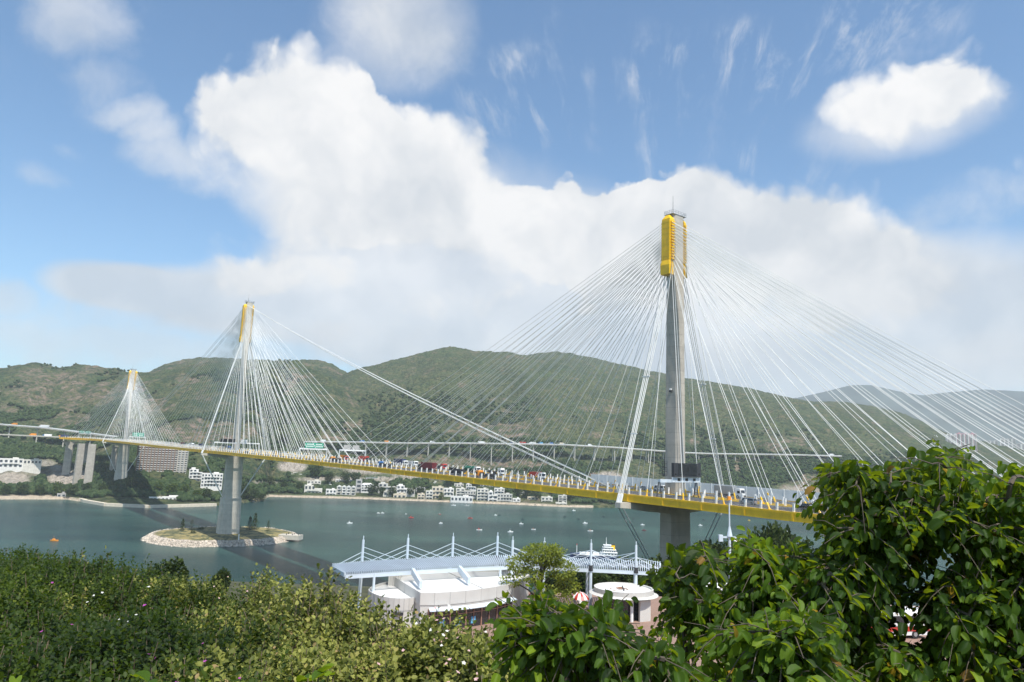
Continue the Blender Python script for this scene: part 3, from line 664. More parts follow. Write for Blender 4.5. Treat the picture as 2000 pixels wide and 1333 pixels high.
# approach viaduct beyond the farthest tower and its piers (concrete, part of the same crossing)
AP = empty('approach_viaduct', tuple(bp(1050, 0, 0)[:2]) + (0,)); AO = (AP.location.x, AP.location.y, 0)
tag(AP, 'grey concrete approach viaduct curving away left from the end of the yellow girder', 'viaduct')
d1 = sweep([(-20, -.9), (20, -.9), (21.5, -.2), (21.5, .3), (-21.5, .3), (-21.5, -.2)][::-1], SA + [1200, 1215, 1230]); d1.build('road_deck', M['concrete_light'], AP, AO)
for w in (21.2, -21.2):
    sweep([(w - .2, .3), (w + .2, .3), (w + .2, 1.3), (w - .2, 1.3)], SA + [1200, 1215, 1230]).build('parapet', M['concrete_light'], AP, AO)
def slab_pier(name, px, ytop, ybot, d, wid, dep, parent, org, rz=.2, flare=True):
    c = at_d(px, ytop, d); zb = at_d(px, ybot, d)[2]
    m_ = MB(); ca_, sa_ = math.cos(rz), math.sin(rz)
    def ring(z, w): return [(c[0] + ca_ * a * w - sa_ * b_ * dep, c[1] + sa_ * a * w + ca_ * b_ * dep, z) for a, b_ in ((-.5, -.5), (.5, -.5), (.5, .5), (-.5, .5))]
    rg_ = [ring(min(zb, 6) - 3, wid * 1.12), ring(c[2] - 4.5, wid)]
    if flare: rg_ += [ring(c[2] - 1.5, wid * 1.5), ring(c[2] + 1.2, wid * 2.6)]
    else: rg_ += [ring(c[2] + .8, wid)]
    m_.loft(rg_); m_.build(name, M['concrete'], parent, org)
slab_pier('pier', 137, 864, 907, 1030, 9, 4, AP, AO)
slab_pier('pier', 170, 867, 905, 1045, 5, 4, AP, AO, flare=False)
slab_pier('pier', 181, 869, 942, 965, 9, 3, BR, ORG, .3, flare=False)
slab_pier('pier', 159, 868, 912, 985, 8, 4, BR, ORG, .9, flare=False)
slab_pier('pier', 225, 872, 918, 990, 6, 4, BR, ORG, .9, flare=False)

# ------------------------------------------------------------------ hillside highway viaducts
def highway(name, pts, w, label, pier_every, th=1.6, rail=1.1, ground_=True):
    P_ = [at_d(*p) for p in pts]
    x = np.array(P_); L = np.r_[0, np.cumsum(np.linalg.norm(np.diff(x[:, :2], axis=0), axis=1))]
    n = int(L[-1] / 12) + 2; ls = np.linspace(0, L[-1], n); C = np.stack([np.interp(ls, L, x[:, i]) for i in range(3)], 1)
    tg = np.gradient(C, axis=0); tg[:, 2] = 0; tg /= np.linalg.norm(tg, axis=1, keepdims=True); nn = np.stack([-tg[:, 1], tg[:, 0], 0 * ls], 1)
    root = empty(name, tuple(C[n // 2])); org = tuple(C[n // 2])
    def sw(pr, nm, m_): MB().loft([[C[i] + nn[i] * a + np.array([0, 0, h]) for a, h in pr] for i in range(n)]).build(nm, m_, root, org)
    sw([(-w, -th), (w, -th), (w, 0), (-w, 0)], 'road_deck', M['concrete'])
    sw([(-w + .3, .004), (w - .3, .004), (w - .3, .03), (-w + .3, .03)], 'carriageway', M['asphalt'])
    for e in (-1, 1): sw([(e * w - .2, 0), (e * w + .2, 0), (e * w + .2, rail), (e * w - .2, rail)], 'parapet', M['white'])
    for l in np.arange(pier_every / 2, L[-1], pier_every):
        c = np.array([np.interp(l, ls, C[:, i]) for i in range(3)]); i = int(np.argmin(abs(ls - l))); m_ = MB()
        gz = ground(c[0], c[1]) - 4
        m_.bar(c - nn[i] * w * .8 - (0, 0, th + .6), c + nn[i] * w * .8 - (0, 0, th + .6), 1.8, 1.2)
        for e in ((-.5, .5) if w > 6 else (0,)): m_.tube(c + nn[i] * w * e - (0, 0, th + 1), (c[0] + nn[i][0] * w * e, c[1] + nn[i][1] * w * e, gz), .9, n=8)
        m_.build('pier', M['concrete_light'], root, org)
    tag(root, label, 'viaduct')
    return C, tg
HW1 = highway('highway_viaduct', [(455,868,1330),(530,864,1330),(620,863,1325),(700,864,1318),(800,866,1312),(900,866,1310),(1000,867,1315),(1100,869,1322),(1195,874,1340),(1260,879,1372),(1330,884,1402),(1375,886,1420),(1440,887,1425),(1520,888,1430),(1640,891,1445)], 7.0, 'long pale highway viaduct along the foot of the green hill behind the bridge', 38)
HW2 = highway('highway_viaduct', [(-120,820,1160),(0,829,1165),(90,836,1165),(170,846,1160),(260,858,1150)], 6.0, 'grey elevated road descending from the left edge towards the bridge end below the bare hills', 45)

# ------------------------------------------------------------------ islet under the middle tower
isl = [(280,1052),(300,1062),(360,1069),(420,1068),(480,1067),(530,1063),(560,1058),(586,1051),(560,1044),(540,1040),(520,1038),(440,1036),(350,1040),(300,1045)]
ip = ptsZ(isl, 0); cx, cy = ip.mean(0)
def ispoly(k, n=96):
    a = np.arctan2(ip[:, 1] - cy, ip[:, 0] - cx); r = np.hypot(ip[:, 0] - cx, ip[:, 1] - cy); o = np.argsort(a); a = a[o]; r = r[o]
    an = np.linspace(-math.pi, math.pi, n, endpoint=False); rr_ = np.interp(an, np.r_[a[-1] - 2 * math.pi, a, a[0] + 2 * math.pi], np.r_[r[-1], r, r[0]])
    return an, rr_ * k
ringsV = []; hs = [(1.04, -1.5, 0), (1.0, .1, 0), (.965, 1.6, 0), (.935, 3.0, 0), (.90, 3.9, 0), (.86, 4.1, 1), (.7, 4.6, 1), (.45, 5.0, 1), (.2, 5.3, 1), (.02, 5.3, 1)]
gm = []
for k_, h, gflag in hs:
    an, r = ispoly(k_); x_ = cx + r * np.cos(an); y_ = cy + r * np.sin(an); z_ = h + (fbm(x_ / 6, y_ / 6, 3, 2) - .5) * (1.6 if not gflag else 1.2)
    ringsV.append(np.stack([x_, y_, z_], 1)); gm += [gflag] * 96
iv = np.concatenate(ringsV); ii = np.arange(len(iv)).reshape(-1, 96); iF = np.stack([ii[:-1], np.roll(ii[:-1], -1, 1), np.roll(ii[1:], -1, 1), ii[1:]], -1).reshape(-1, 4)
im = bpy.data.materials.new('islet_ground'); im.use_nodes = True; q = NG(im.node_tree); b = im.node_tree.nodes['Principled BSDF']; b.inputs['Roughness'].default_value = .95
Pi = q.n('ShaderNodeTexCoord').outputs['Object']
gc = q.mix(q.mr(q.noise(Pi, .12, 5, .6), .42, .56), (.27, .22, .085), (.05, .065, .026)); gc = q.mix(q.mr(q.noise(Pi, .5, 5, .6), .5, .7), gc, (.42, .34, .15))
q.put(b.inputs['Base Color'], q.mix(q.n('ShaderNodeAttribute', attribute_name='grass').outputs['Fac'], q.mix(q.mr(q.noise(Pi, .8, 4, .7), .35, .65), (.16, .13, .10), (.55, .48, .40)), gc))
tag(link('islet', npmesh('islet', iv, iF, im, dict(grass=gm))), kind='structure')
rk_ = MB(); ico = [(0, 0, 1), (.89, 0, .45), (.28, .85, .45), (-.72, .53, .45), (-.72, -.53, .45), (.28, -.85, .45), (.72, .53, -.45), (-.28, .85, -.45), (-.89, 0, -.45), (-.28, -.85, -.45), (.72, -.53, -.45), (0, 0, -1)]
icf = [(0,1,2),(0,2,3),(0,3,4),(0,4,5),(0,5,1),(1,6,2),(2,7,3),(3,8,4),(4,9,5),(5,10,1),(6,7,2),(7,8,3),(8,9,4),(9,10,5),(10,6,1),(11,7,6),(11,8,7),(11,9,8),(11,10,9),(11,6,10)]
ico = np.array(ico, float)
for i in range(2600):
    a = rng.uniform(-math.pi, math.pi); an, r0 = ispoly(1); f_ = rng.uniform(.91, 1.03); r = np.interp(a, an, r0) * f_
    z_ = np.interp(f_, [.9, .935, .965, 1.0, 1.04], [3.9, 3.0, 1.6, .1, -1.0])
    sz = rng.uniform(.35, 1.05); rk_.add(np.array([cx + r * math.cos(a), cy + r * math.sin(a), z_]) + ico * sz * rng.uniform(.7, 1.2, (12, 3)), icf)
tag(rk_.build('riprap_rocks', mat('riprap', (.52, .45, .37), .95, .35, .35)), kind='stuff')
def conifer(name, label, px, py, d, hgt, seed, sparse=1.0, group=None):
    r = random.Random(seed); p = at_d(px, py, d); root = empty(name, (p[0], p[1], 4.4)); t = MB(); t.tube((0, 0, -.6), (0, 0, hgt), hgt * .022, hgt * .006, 6); t.build('trunk', M['bark'], root)
    P, Y_, Z_, S = [], [], [], []
    for i in range(int(420 * sparse)):
        z = hgt * r.uniform(.12, 1.0); w = (1 - z / hgt) * hgt * .22 + .12 * hgt * (.5 + .5 * math.sin(z * 4.2)) * (1 - z / hgt); a = r.uniform(0, 6.283); q_ = w * r.uniform(.15, 1)
        P.append((math.cos(a) * q_, math.sin(a) * q_, z - q_ * .25)); Y_.append((math.cos(a), math.sin(a), -.25 + r.uniform(-.3, .3))); Z_.append((r.uniform(-.4, .4), r.uniform(-.4, .4), 1)); S.append(hgt * r.uniform(.05, .10))
    V, F = leaves(LEAF2_V, LEAF2_F, np.array(P), frames(np.array(Y_), np.array(Z_)), np.array(S))
    link('crown', npmesh('crown', V, F, M['leaf_dark'], dict(tint=np.repeat(rng.random(len(P)), 6))), root); tag(root, label, 'tree', group)
conifer('conifer_tree', 'tallest thin dark conifer on the islet, right of the middle tower', 497, 1036, 627, 14, 1)
conifer('conifer_tree', 'slightly shorter dark conifer on the islet standing next to the tallest one', 487, 1038, 618, 12, 2)
conifer('conifer_tree', 'sparse conifer on the dry grass at the right end of the islet', 523, 1040, 620, 9, 3, .5)
conifer('conifer_tree', 'bushy dark conifer on the dry grass at the left end of the islet', 355, 1046, 600, 10, 4)
conifer('conifer_tree', 'thin bare conifer between the islet bush and the middle tower', 373, 1043, 606, 9, 5, .35)
def bush(px, py, d, r_, label, n=260, lm='leaf_dark', z0=4.2, seed=1, hh_=1.0):
    p = at_d(px, py, d); root = empty('bush', (p[0], p[1], z0)); lb = lobes(5, r_, r_ * 1.3 * hh_, -.1 * r_, seed)
    P, Fr, S = crown_cloud(lb, n, r_ * .22); V, F = leaves(LEAF2_V, LEAF2_F, P, Fr, S)
    link('crown', npmesh('crown', V, F, M[lm], dict(tint=np.repeat(rng.random(n), 6))), root); s_m = MB()
    for l in lb: s_m.tube((0, 0, -.5), l[:3], r_ * .05, r_ * .02, 5)
    s_m.build('stem', M['bark'], root); tag(root, label, 'bush')
bush(376, 1052, 585, 2.6, 'small green bush on the dry grass at the front left of the islet')
bush(463, 1034, 640, 3.0, 'dark bush at the right foot of the middle tower on the islet', seed=3)
bush(392, 1040, 612, 3.4, 'low dark bush left of the middle tower foot on the islet', seed=4, hh_=.6)
jr = at_z(548, 1046, 4.0); j2 = at_z(588, 1049, 3.6)
jt = empty('jetty', (j2[0], j2[1], 0)); tag(jt, 'concrete jetty slab sticking out of the right tip of the islet', 'jetty')
JO = (j2[0], j2[1], 0); j = MB(); j.bar((jr[0], jr[1], 3.0), (j2[0], j2[1], 3.0), 9, 3.4); j.bar((jr[0], jr[1], 4.85), (j2[0], j2[1], 4.85), 8.4, .28); j.build('slab', M['concrete_light'], jt, JO)
jd = (j2 - jr) / np.linalg.norm(j2 - jr); j = MB(); [j.tube(j2 - jd * (1.5 + 5 * i) + (0, e, .9), j2 - jd * (1.5 + 5 * i) + (0, e, 2.3), .35, n=8) for i in range(3) for e in (-2.6, 2.6)]; j.build('bollard', M['dark'], jt, JO)
p = at_z(466, 1055, 4.0); bc = empty('beacon', (p[0], p[1], 3.2)); tag(bc, 'small white navigation beacon post on the rocks in front of the middle tower', 'beacon')
MB().tube((0, 0, 0), (0, 0, 4.2), .45, .35, 10).build('post', M['white'], bc); MB().tube((0, 0, 4.2), (0, 0, 5.2), .6, .25, 10).build('lantern', M['white'], bc)
MB().box((0, 0, 0), (1.6, 1.6, .8)).build('plinth', M['concrete'], bc)

# ------------------------------------------------------------------ houses along the far shore
def house(px0, px1, yt, yb, d, wm, label, cat='house', name='house', storeys=3, cols=3, depth=9., roof='flat', gmat=None, step=None, balcony=True, zfix=None, rz=None):
    a = at_d(px0, yb, d); b_ = at_d(px1, yb, d); t_ = at_d((px0 + px1) / 2, yt, d); w = float(np.linalg.norm(b_[:2] - a[:2])); c = (a + b_) / 2
    zb = ground(c[0], c[1]) - 1.5 if zfix is None else zfix
    zb = min(zb, a[2] - .5, b_[2] - .5); H = max(float(t_[2] - zb), 3.0); vis = max(float(t_[2] - a[2]), 2.6)
    rz = -math.atan2(c[0], c[1]) if rz is None else rz
    if wm == 'wall': wm = ('wall', 'wall_aged', 'wall_pale', 'wall')[int(px0 * 7 + px1) % 4]
    root = empty(name, (c[0], c[1], zb), rz); tag(root, label, cat)
    m_ = MB(); hr = H if roof in ('flat', 'step') else H - min(2.4, vis * .28)
    if step: m_.box((-w * (1 - step) / 2, depth / 2, hr / 2), (w * step, depth, hr)); m_.box((w * step / 2, depth * .5 , hr * .36), (w * (1 - step) - .02, depth * .96, hr * .72))
    else: m_.box((0, depth / 2, hr / 2), (w, depth, hr))
    m_.build('wall', M[wm], root)
    rf = MB()
    if roof == 'flat':
        for sx_, sy_, lx, ly in ((0, .15, w + .3, .3), (0, depth - .15, w + .3, .3), (-w / 2, depth / 2, .3, depth - .3), (w / 2, depth / 2, .3, depth - .3)):
            if not step: rf.box((sx_, sy_, hr + .35), (lx, ly, .9))
        rf.box((w * (.18 if not step else -.25), depth * .6, hr + 1.15), (w * .26, depth * .3, 2.3))
        rf.build('roof', M[gmat or wm], root)
    else:
        g_ = H - hr; o_ = .35
        V = [(-w / 2 - o_, -o_, hr), (w / 2 + o_, -o_, hr), (w / 2 + o_, depth + o_, hr), (-w / 2 - o_, depth + o_, hr)]
        if roof == 'gable': V += [(0, -o_, H), (0, depth + o_, H)]; F = [(0, 1, 4), (2, 3, 5), (1, 2, 5, 4), (3, 0, 4, 5), (3, 2, 1, 0)]
        else: V += [(-w * .28, depth / 2, H), (w * .28, depth / 2, H)]; F = [(0, 1, 5, 4), (1, 2, 5), (2, 3, 4, 5), (3, 0, 4), (3, 2, 1, 0)]
        rf.add(V, F).build('roof', M[gmat or 'redroof'], root)
    sh_ = vis / storeys; wz0 = hr - vis * (1 if roof == 'flat' else .78); sh_ = (hr - wz0) / storeys
    ww, wh = w / cols * .55, sh_ * .5
    pane = MB().box((0, 0, 0), (ww, .10, wh)).mesh('window', M['glass'])
    fr = MB(); fr.box((0, -.06, -wh / 2 - .08), (ww + .3, .35, .14)); fr.box((0, -.03, wh / 2 + .06), (ww + .2, .2, .10)); frm = fr.mesh('sill', M[wm])
    for k in range(storeys):
        for c_i in range(cols):
            x_ = -w / 2 + w * (c_i + .5) / cols
            if step and x_ > -w / 2 + w * step and k >= storeys - 1: continue
            o = link('window', pane, root, (x_, .02 - .04, wz0 + sh_ * (k + .55)))
            if px1 - px0 > 14: link('sill', frm, o, (0, 0, 0))
    if balcony and storeys > 1:
        for k in range(1, storeys):
            bl = MB(); x_ = 0 if k % 2 else w * .12; bl.box((x_, -.75, wz0 + sh_ * k - .1), (w * .7, 1.4, .2)); bl.box((x_, -1.4, wz0 + sh_ * k + .4), (w * .7, .12, .9)); bl.build('balcony', M[wm], root)
    return root
house(536,560,924,949,1235,'wall','white apartment house with red tiled roof on the shore right of the middle tower',storeys=4,cols=3,roof='hip')
house(566,600,926,962,1215,'wall','large white five storey block on the shore, tallest right of the red roofed house','apartment block','apartment_block',5,6,11,step=.62)
house(594,628,948,969,1150,'wall','low white terraced villas on the shore just right of the large white block',storeys=2,cols=5,step=.5)
house(500,530,946,958,1190,'wall','low white villa half hidden by trees right of the middle tower',storeys=2,cols=5)
house(636,656,957,971,1142,'wall','small white beach house with a wide terrace left of the four gabled townhouses',storeys=2,cols=3)
for i, (x0, x1) in enumerate(((657,666),(667,675),(676,684),(685,694))):
    house(x0, x1, 948 + i * .4, 969 + i * .3, 1148, 'wall', ('first','second','third','fourth')[i] + ' from the left of four narrow white gabled townhouses on the beach', 'townhouse', 'townhouse', 3, 1, 9, roof='gable', gmat='wall')
house(694,706,938,962,1185,'wall_grey','plain grey windowless looking block behind the gabled townhouses','block','apartment_block',3,1,10,balcony=False)
house(705,728,944,962,1175,'wall','white house with several small gables right of the plain grey block',storeys=3,cols=4,roof='hip',gmat='wall')
house(739,772,945,959,1185,'wall','wide white flat roofed villa above dark trees left of the beige beach house',storeys=2,cols=4,step=.55)
house(774,805,949,963,1180,'wall','stepped white villa directly right of the wide flat roofed villa',storeys=2,cols=4,step=.5)
house(768,792,966,976,1145,'wall_cream','low beige beach house at the sand behind a plain wall',storeys=1,cols=3,balcony=False)
house(812,830,951,962,1190,'wall_grey','greyish hipped villa among trees on the slope left of the beige terraced house',storeys=2,cols=2,roof='hip',gmat='wall_grey')
house(831,845,960,977,1140,'wall','small white three storey house at the waterfront left of the beige terraced house',storeys=3,cols=2)
house(843,865,952,976,1150,'wall_cream','beige house with deep terraces near the waterfront',storeys=3,cols=3)
house(866,886,955,969,1165,'wall','white two storey house with deep balconies left of the long white boathouse',storeys=2,cols=3)
house(880,923,971,980,1128,'wall','long low white boathouse wall at the water line',cat='boathouse',name='boathouse',storeys=1,cols=6,balcony=False)
house(890,908,955,970,1160,'wall','tall narrow white house behind the left end of the long boathouse',storeys=3,cols=2)
house(908,929,960,972,1158,'wall','wide white house behind the right end of the long boathouse',storeys=2,cols=4)
house(931,953,956,979,1145,'wall','white four storey house with flat roof right of the long boathouse',storeys=4,cols=3)
house(953,972,961,983,1140,'wall','bright white house stepping down between two taller white houses',storeys=3,cols=2,step=.5)
house(971,1000,966,984,1140,'wall','white three storey beach house with many windows at the left end of the sandy strip',storeys=3,cols=5)
house(1057,1079,972,984,1150,'wall','white two storey villa with verandas alone behind the sandy strip',storeys=2,cols=3)
house(1090,1107,969,982,1150,'wall','white cube shaped villa left of the dark wood near the closest tower',storeys=3,cols=2)
house(1085,1107,983,990,1128,'wall','low white shed at the water below the cube shaped villa',cat='shed',name='shed',storeys=1,cols=3,balcony=False)
house(1119,1130,990,994,1128,'wall','tiny white hut on the shore below the dark wood',cat='hut',name='hut',storeys=1,cols=2,balcony=False)
house(1167,1176,991,995,1150,'wall','small white pump house on the shore left of the crossbeam tip',cat='hut',name='hut',storeys=1,cols=2,balcony=False)
house(1263,1290,993,1003,1165,'wall_cream','cream waterfront house seen under the bridge beside the closest tower',storeys=2,cols=4)
house(369,397,917,941,1000,'wall','white stepped apartment building with square windows left of the middle tower',cat='apartment block',name='apartment_block',storeys=4,cols=4,step=.6)
house(393,432,926,951,985,'wall','long white apartment building in front of the stepped one',cat='apartment block',name='apartment_block',storeys=4,cols=7)
house(380,402,897,917,1075,'wall','white house with red parapets above the stepped apartment building',storeys=3,cols=3,gmat='redroof')
house(0,40,897,914,1010,'wall','white building with dark windows on the cut slope at the left edge',cat='building',name='building',storeys=2,cols=5)
house(294,357,972,979,905,'wall','long white open pavilion on the sea wall below the trees',cat='pavilion',name='pavilion',storeys=1,cols=9,balcony=False)
house(600,632,909,922,1330,'wall_cream','large cream villa high on the slope under the bridge deck',storeys=2,cols=5,step=.5)
house(565,580,905,912,1350,'wall_cream','small cream villa on the grassy slope close under the girder',storeys=1,cols=3)
house(112,127,965,972,925,'wall_grey','small grey seaside shelter at the end of the left beach',cat='shelter',name='shelter',storeys=1,cols=2,balcony=False)
house(640,682,927,936,1260,'wall_grey','long white shed roof on the cut terrace behind the shore houses',cat='shed',name='shed',storeys=1,cols=5,balcony=False)
house(715,790,934,941,1235,'wall_grey','long green roofed bus shelter like building behind the shore houses',cat='building',name='building',storeys=1,cols=8,balcony=False,gmat='darkgreen')
house(600,626,940,949,1195,'wall','white flat roofed villa just above the low terraced villas',storeys=2,cols=4,depth=8)
house(655,690,938,948,1215,'wall','long white villa showing between trees above the four townhouses',storeys=2,cols=5,depth=8)
house(748,766,960,970,1150,'wall','tiny white beach hut with flat roof left of the beige beach house',storeys=1,cols=2,balcony=False)
house(815,829,966,976,1138,'wall_cream','small cream beach house left of the white three storey house',storeys=2,cols=2)
house(887,905,946,955,1215,'wall','white hillside villa above the tall narrow house',storeys=2,cols=3)
house(938,962,946,956,1215,'wall_grey','pale grey hillside villa above the four storey house',storeys=2,cols=4)
house(1001,1016,975,985,1140,'wall','little white lodge right of the many windowed beach house',storeys=2,cols=2)
house(1030,1052,972,981,1165,'wall_cream','cream villa half hidden behind the middle of the sandy strip',storeys=2,cols=3)
house(470,494,934,944,1240,'wall','white villa just right of the middle tower pier above the headland tip',storeys=2,cols=3)
for a_ in [(604,618,957,967,1165,2,3,'white flat house squeezed between the low terraced villas and the sand'),(640,652,946,956,1200,2,2,'pale villa peeping over the small beach house with a wide terrace'),(729,741,951,962,1190,2,2,'narrow white house left of the wide flat roofed villa'),
    (793,810,958,967,1155,1,3,'white bungalow just right of the beige beach house'),(846,862,943,953,1225,2,3,'white villa on the terrace above the beige terraced house'),(868,882,944,954,1230,2,2,'boxy white villa above the two storey house with deep balconies'),
    (910,930,946,957,1200,2,4,'white villa above the wide house behind the boathouse'),(965,985,955,965,1190,2,3,'aged white villa above the many windowed beach house'),(1060,1075,961,971,1200,2,2,'small white villa up the slope above the villa with verandas'),
    (48,78,899,907,1020,1,5,'long low white shed on the grassy terrace at the far left'),(496,512,936,944,1250,1,3,'small pale house on the slope left of the red roofed house'),(1015,1030,962,971,1195,2,2,'white villa among dark trees above the sandy strip')]:
    house(*a_[:5], 'wall', a_[7], storeys=a_[5], cols=a_[6], depth=8, step=.55 if a_[0] % 2 == 0 and a_[5] > 1 else None)
# slab of flats behind the tallest tree belt
def flats(px0, px1, yt, yb, d, label, wm, sm, storeys, bays, depth=16, zb=None, name='apartment_block', maxw=100):
    a = at_d(px0, yb, d); b_ = at_d(px1, yb, d); t_ = at_d((px0 + px1) / 2, yt, d); w = float(np.linalg.norm(b_[:2] - a[:2])); c = (a + b_) / 2
    zb = ground(c[0], c[1]) - 4 if zb is None else zb; H = float(t_[2] - zb); root = empty(name, (c[0], c[1], zb), -math.atan2(c[0], c[1]) * .8); tag(root, label, 'apartment block')
    MB().box((0, depth / 2, H / 2), (w, depth, H)).build('wall', M[wm], root)
    rf = MB(); rf.box((0, .2, H + .5), (w + .4, .4, 1.0)); [rf.box((w * x, depth * .5, H + 2), (w * .08, depth * .5, 4)) for x in (-.33, 0, .33)]; rf.build('roof', M[wm], root)
    bw = w / bays; sh_ = 3.0; n = 0
    for i in range(bays):
        fin = MB(); fin.box((-w / 2 + bw * i + .1, -.6, H / 2), (bw * .28, 1.3, H - 1)); fin.build('pilaster', M[sm], root)
    pane = MB().box((0, 0, 0), (bw * .55, .12, sh_ * .5)).mesh('window', M['glass']); bal = MB(); bal.box((0, -.75, -sh_ * .42), (bw * .70, 1.3, .85)); balm = bal.mesh('balcony', M['wall'])
    rest_w = MB(); rest_b = MB()
    for k in range(storeys):
        for i in range(bays):
            x_, z_ = -w / 2 + bw * (i + .64), H - 2.2 - sh_ * k
            if n < maxw: o = link('window', pane, root, (x_, -.03, z_)); link('balcony', balm, o)
            else: rest_w.box((x_, -.03, z_), (bw * .55, .12, sh_ * .5)); rest_b.box((x_, -.78, z_ - sh_ * .42), (bw * .70, 1.3, .85))
            n += 1
    if rest_w.v: tag(rest_w.build('windows', M['glass'], root), kind='stuff'); tag(rest_b.build('balconies', M['wall'], root), kind='stuff')
flats(268, 340, 868, 922, 1000, 'long brown and white slab of flats with rows of balconies under the bridge girder', 'brick', 'brick', 13, 12)
flats(338, 363, 877, 915, 1012, 'paler end wing of flats stepping back right of the long brown slab', 'wall_cream', 'wall_grey', 11, 4)
flats(1793, 1809, 856, 912, 1900, 'tall grey and white tower block farthest left of the group on the right', 'wall_grey', 'wall', 24, 2, zb=40)
flats(1825, 1834, 853, 912, 1950, 'narrow white tower block just right of the grey tower', 'wall', 'wall_grey', 24, 2, zb=40)
flats(1853, 1872, 850, 912, 1920, 'white tower block touching the left side of the pink tower', 'wall', 'wall_grey', 24, 3, zb=40)
flats(1874, 1908, 848, 912, 1880, 'tall pink tower block on the right between cables and tree top', 'pinkwall', 'wall', 24, 5, zb=40)
flats(1699, 1716, 892, 925, 1800, 'white tower block with dark windows left of the long white slab', 'wall', 'wall_grey', 14, 3, zb=40)
flats(1742, 1796, 898, 925, 1820, 'long white slab of flats behind the top of the nearby tree', 'wall', 'wall_grey', 10, 9, zb=40)
for i, (x0, x1, y0) in enumerate(((1925,1950,862),(1960,1985,858),(1990,2030,868))):
    flats(x0, x1, y0, 912, 2400, ('hazy pale tower block just right of the pink tower','hazy pale tower block behind the dense cables near the right edge','hazy pale tower block cut by the right edge')[i], 'wall_grey', 'wall', 18, 4, zb=40)

# sea wall in front of the wooded headland
swp = ptsZ([(140,972),(165,982),(205,989),(290,993),(420,989)], 0); sm_ = MB()
for a, b_ in zip(swp[:-1], swp[1:]): sm_.bar((a[0], a[1] + 2, 1.3), (b_[0], b_[1] + 2, 1.3), 5, 3.8)
swo = sm_.build('sea_wall', M['wall_cream'], None, (swp[2][0], swp[2][1], 0), (swp[2][0], swp[2][1], 0)); tag(swo, 'low pale stone sea wall edging the wooded headland below the farthest tower', 'sea wall')

# ------------------------------------------------------------------ trees on the far shore
PT = [tree_proto('shore_tree', lobes(7, 6.0, 11, 2.5, 11 + i), (.45, 5.5), 620, 1.25, M['leaf_dark'] if i % 2 == 0 else M['leaf_green'], 'x') for i in range(4)]
for i, p_ in enumerate(PT): p_.location = (0, -400 - 30 * i, -60)
used = set()
def shore_tree(k, px, py, d, sc, label, group=None, name=None):
    p = at_d(px, py, d); z = ground(p[0], p[1])
    src = PT[k]
    o = src if k not in used else copy_thing(src, (0, 0, 0), 0)
    used.add(k); o.location = (p[0], p[1], z - .3); o.rotation_euler = (0, 0, random.uniform(0, 6.28)); o.scale = (sc, sc, sc * random.uniform(.9, 1.15)); o['label'] = label
    if group: o['group'] = group
    elif 'group' in o: del o['group']
G1 = 'trees on the wooded headland below the farthest tower'
for (k, px, d, sc, lab) in [
    (0,12,905,1.1,'dark tree at the left edge behind the beach'),(2,45,915,1.2,'feathery dark tree behind the left beach, second from the left edge'),(0,80,925,1.1,'dark tree in front of the left tan cut slope'),
    (1,112,930,1.3,'tall dark tree whose top covers the tan cut slope'),(0,140,925,1.2,'dark spreading tree left of the slab pier foot'),(2,168,935,1.1,'dark tree at the foot of the widest slab pier'),
    (0,200,920,1.0,'dark tree between the slab pier and the farthest tower'),(2,256,930,1.35,'tallest blackish tree immediately right of the farthest tower'),(0,283,925,.95,'dark tree below the left end of the flats'),
    (1,310,930,1.05,'mid green round tree below the middle of the flats'),(3,335,925,1.3,'bright green bushy tree right of the flats on the headland'),(1,360,945,1.1,'mid green tree in front of the stepped white apartments'),
    (3,385,930,.9,'light green tree left of the middle tower pier'),(0,405,925,1.1,'dark tree touching the left side of the middle tower pier'),(0,472,985,1.7,'big dark tree right of the middle tower pier on the headland tip'),
    (2,495,990,1.5,'dark tree at the rocky tip of the headland'),(2,512,1010,1.1,'small dark tree at the very end of the headland'),(0,232,905,.8,'low shrubby tree at the foot of the farthest tower')]:
    shore_tree(k, px, 955, d, sc, lab)
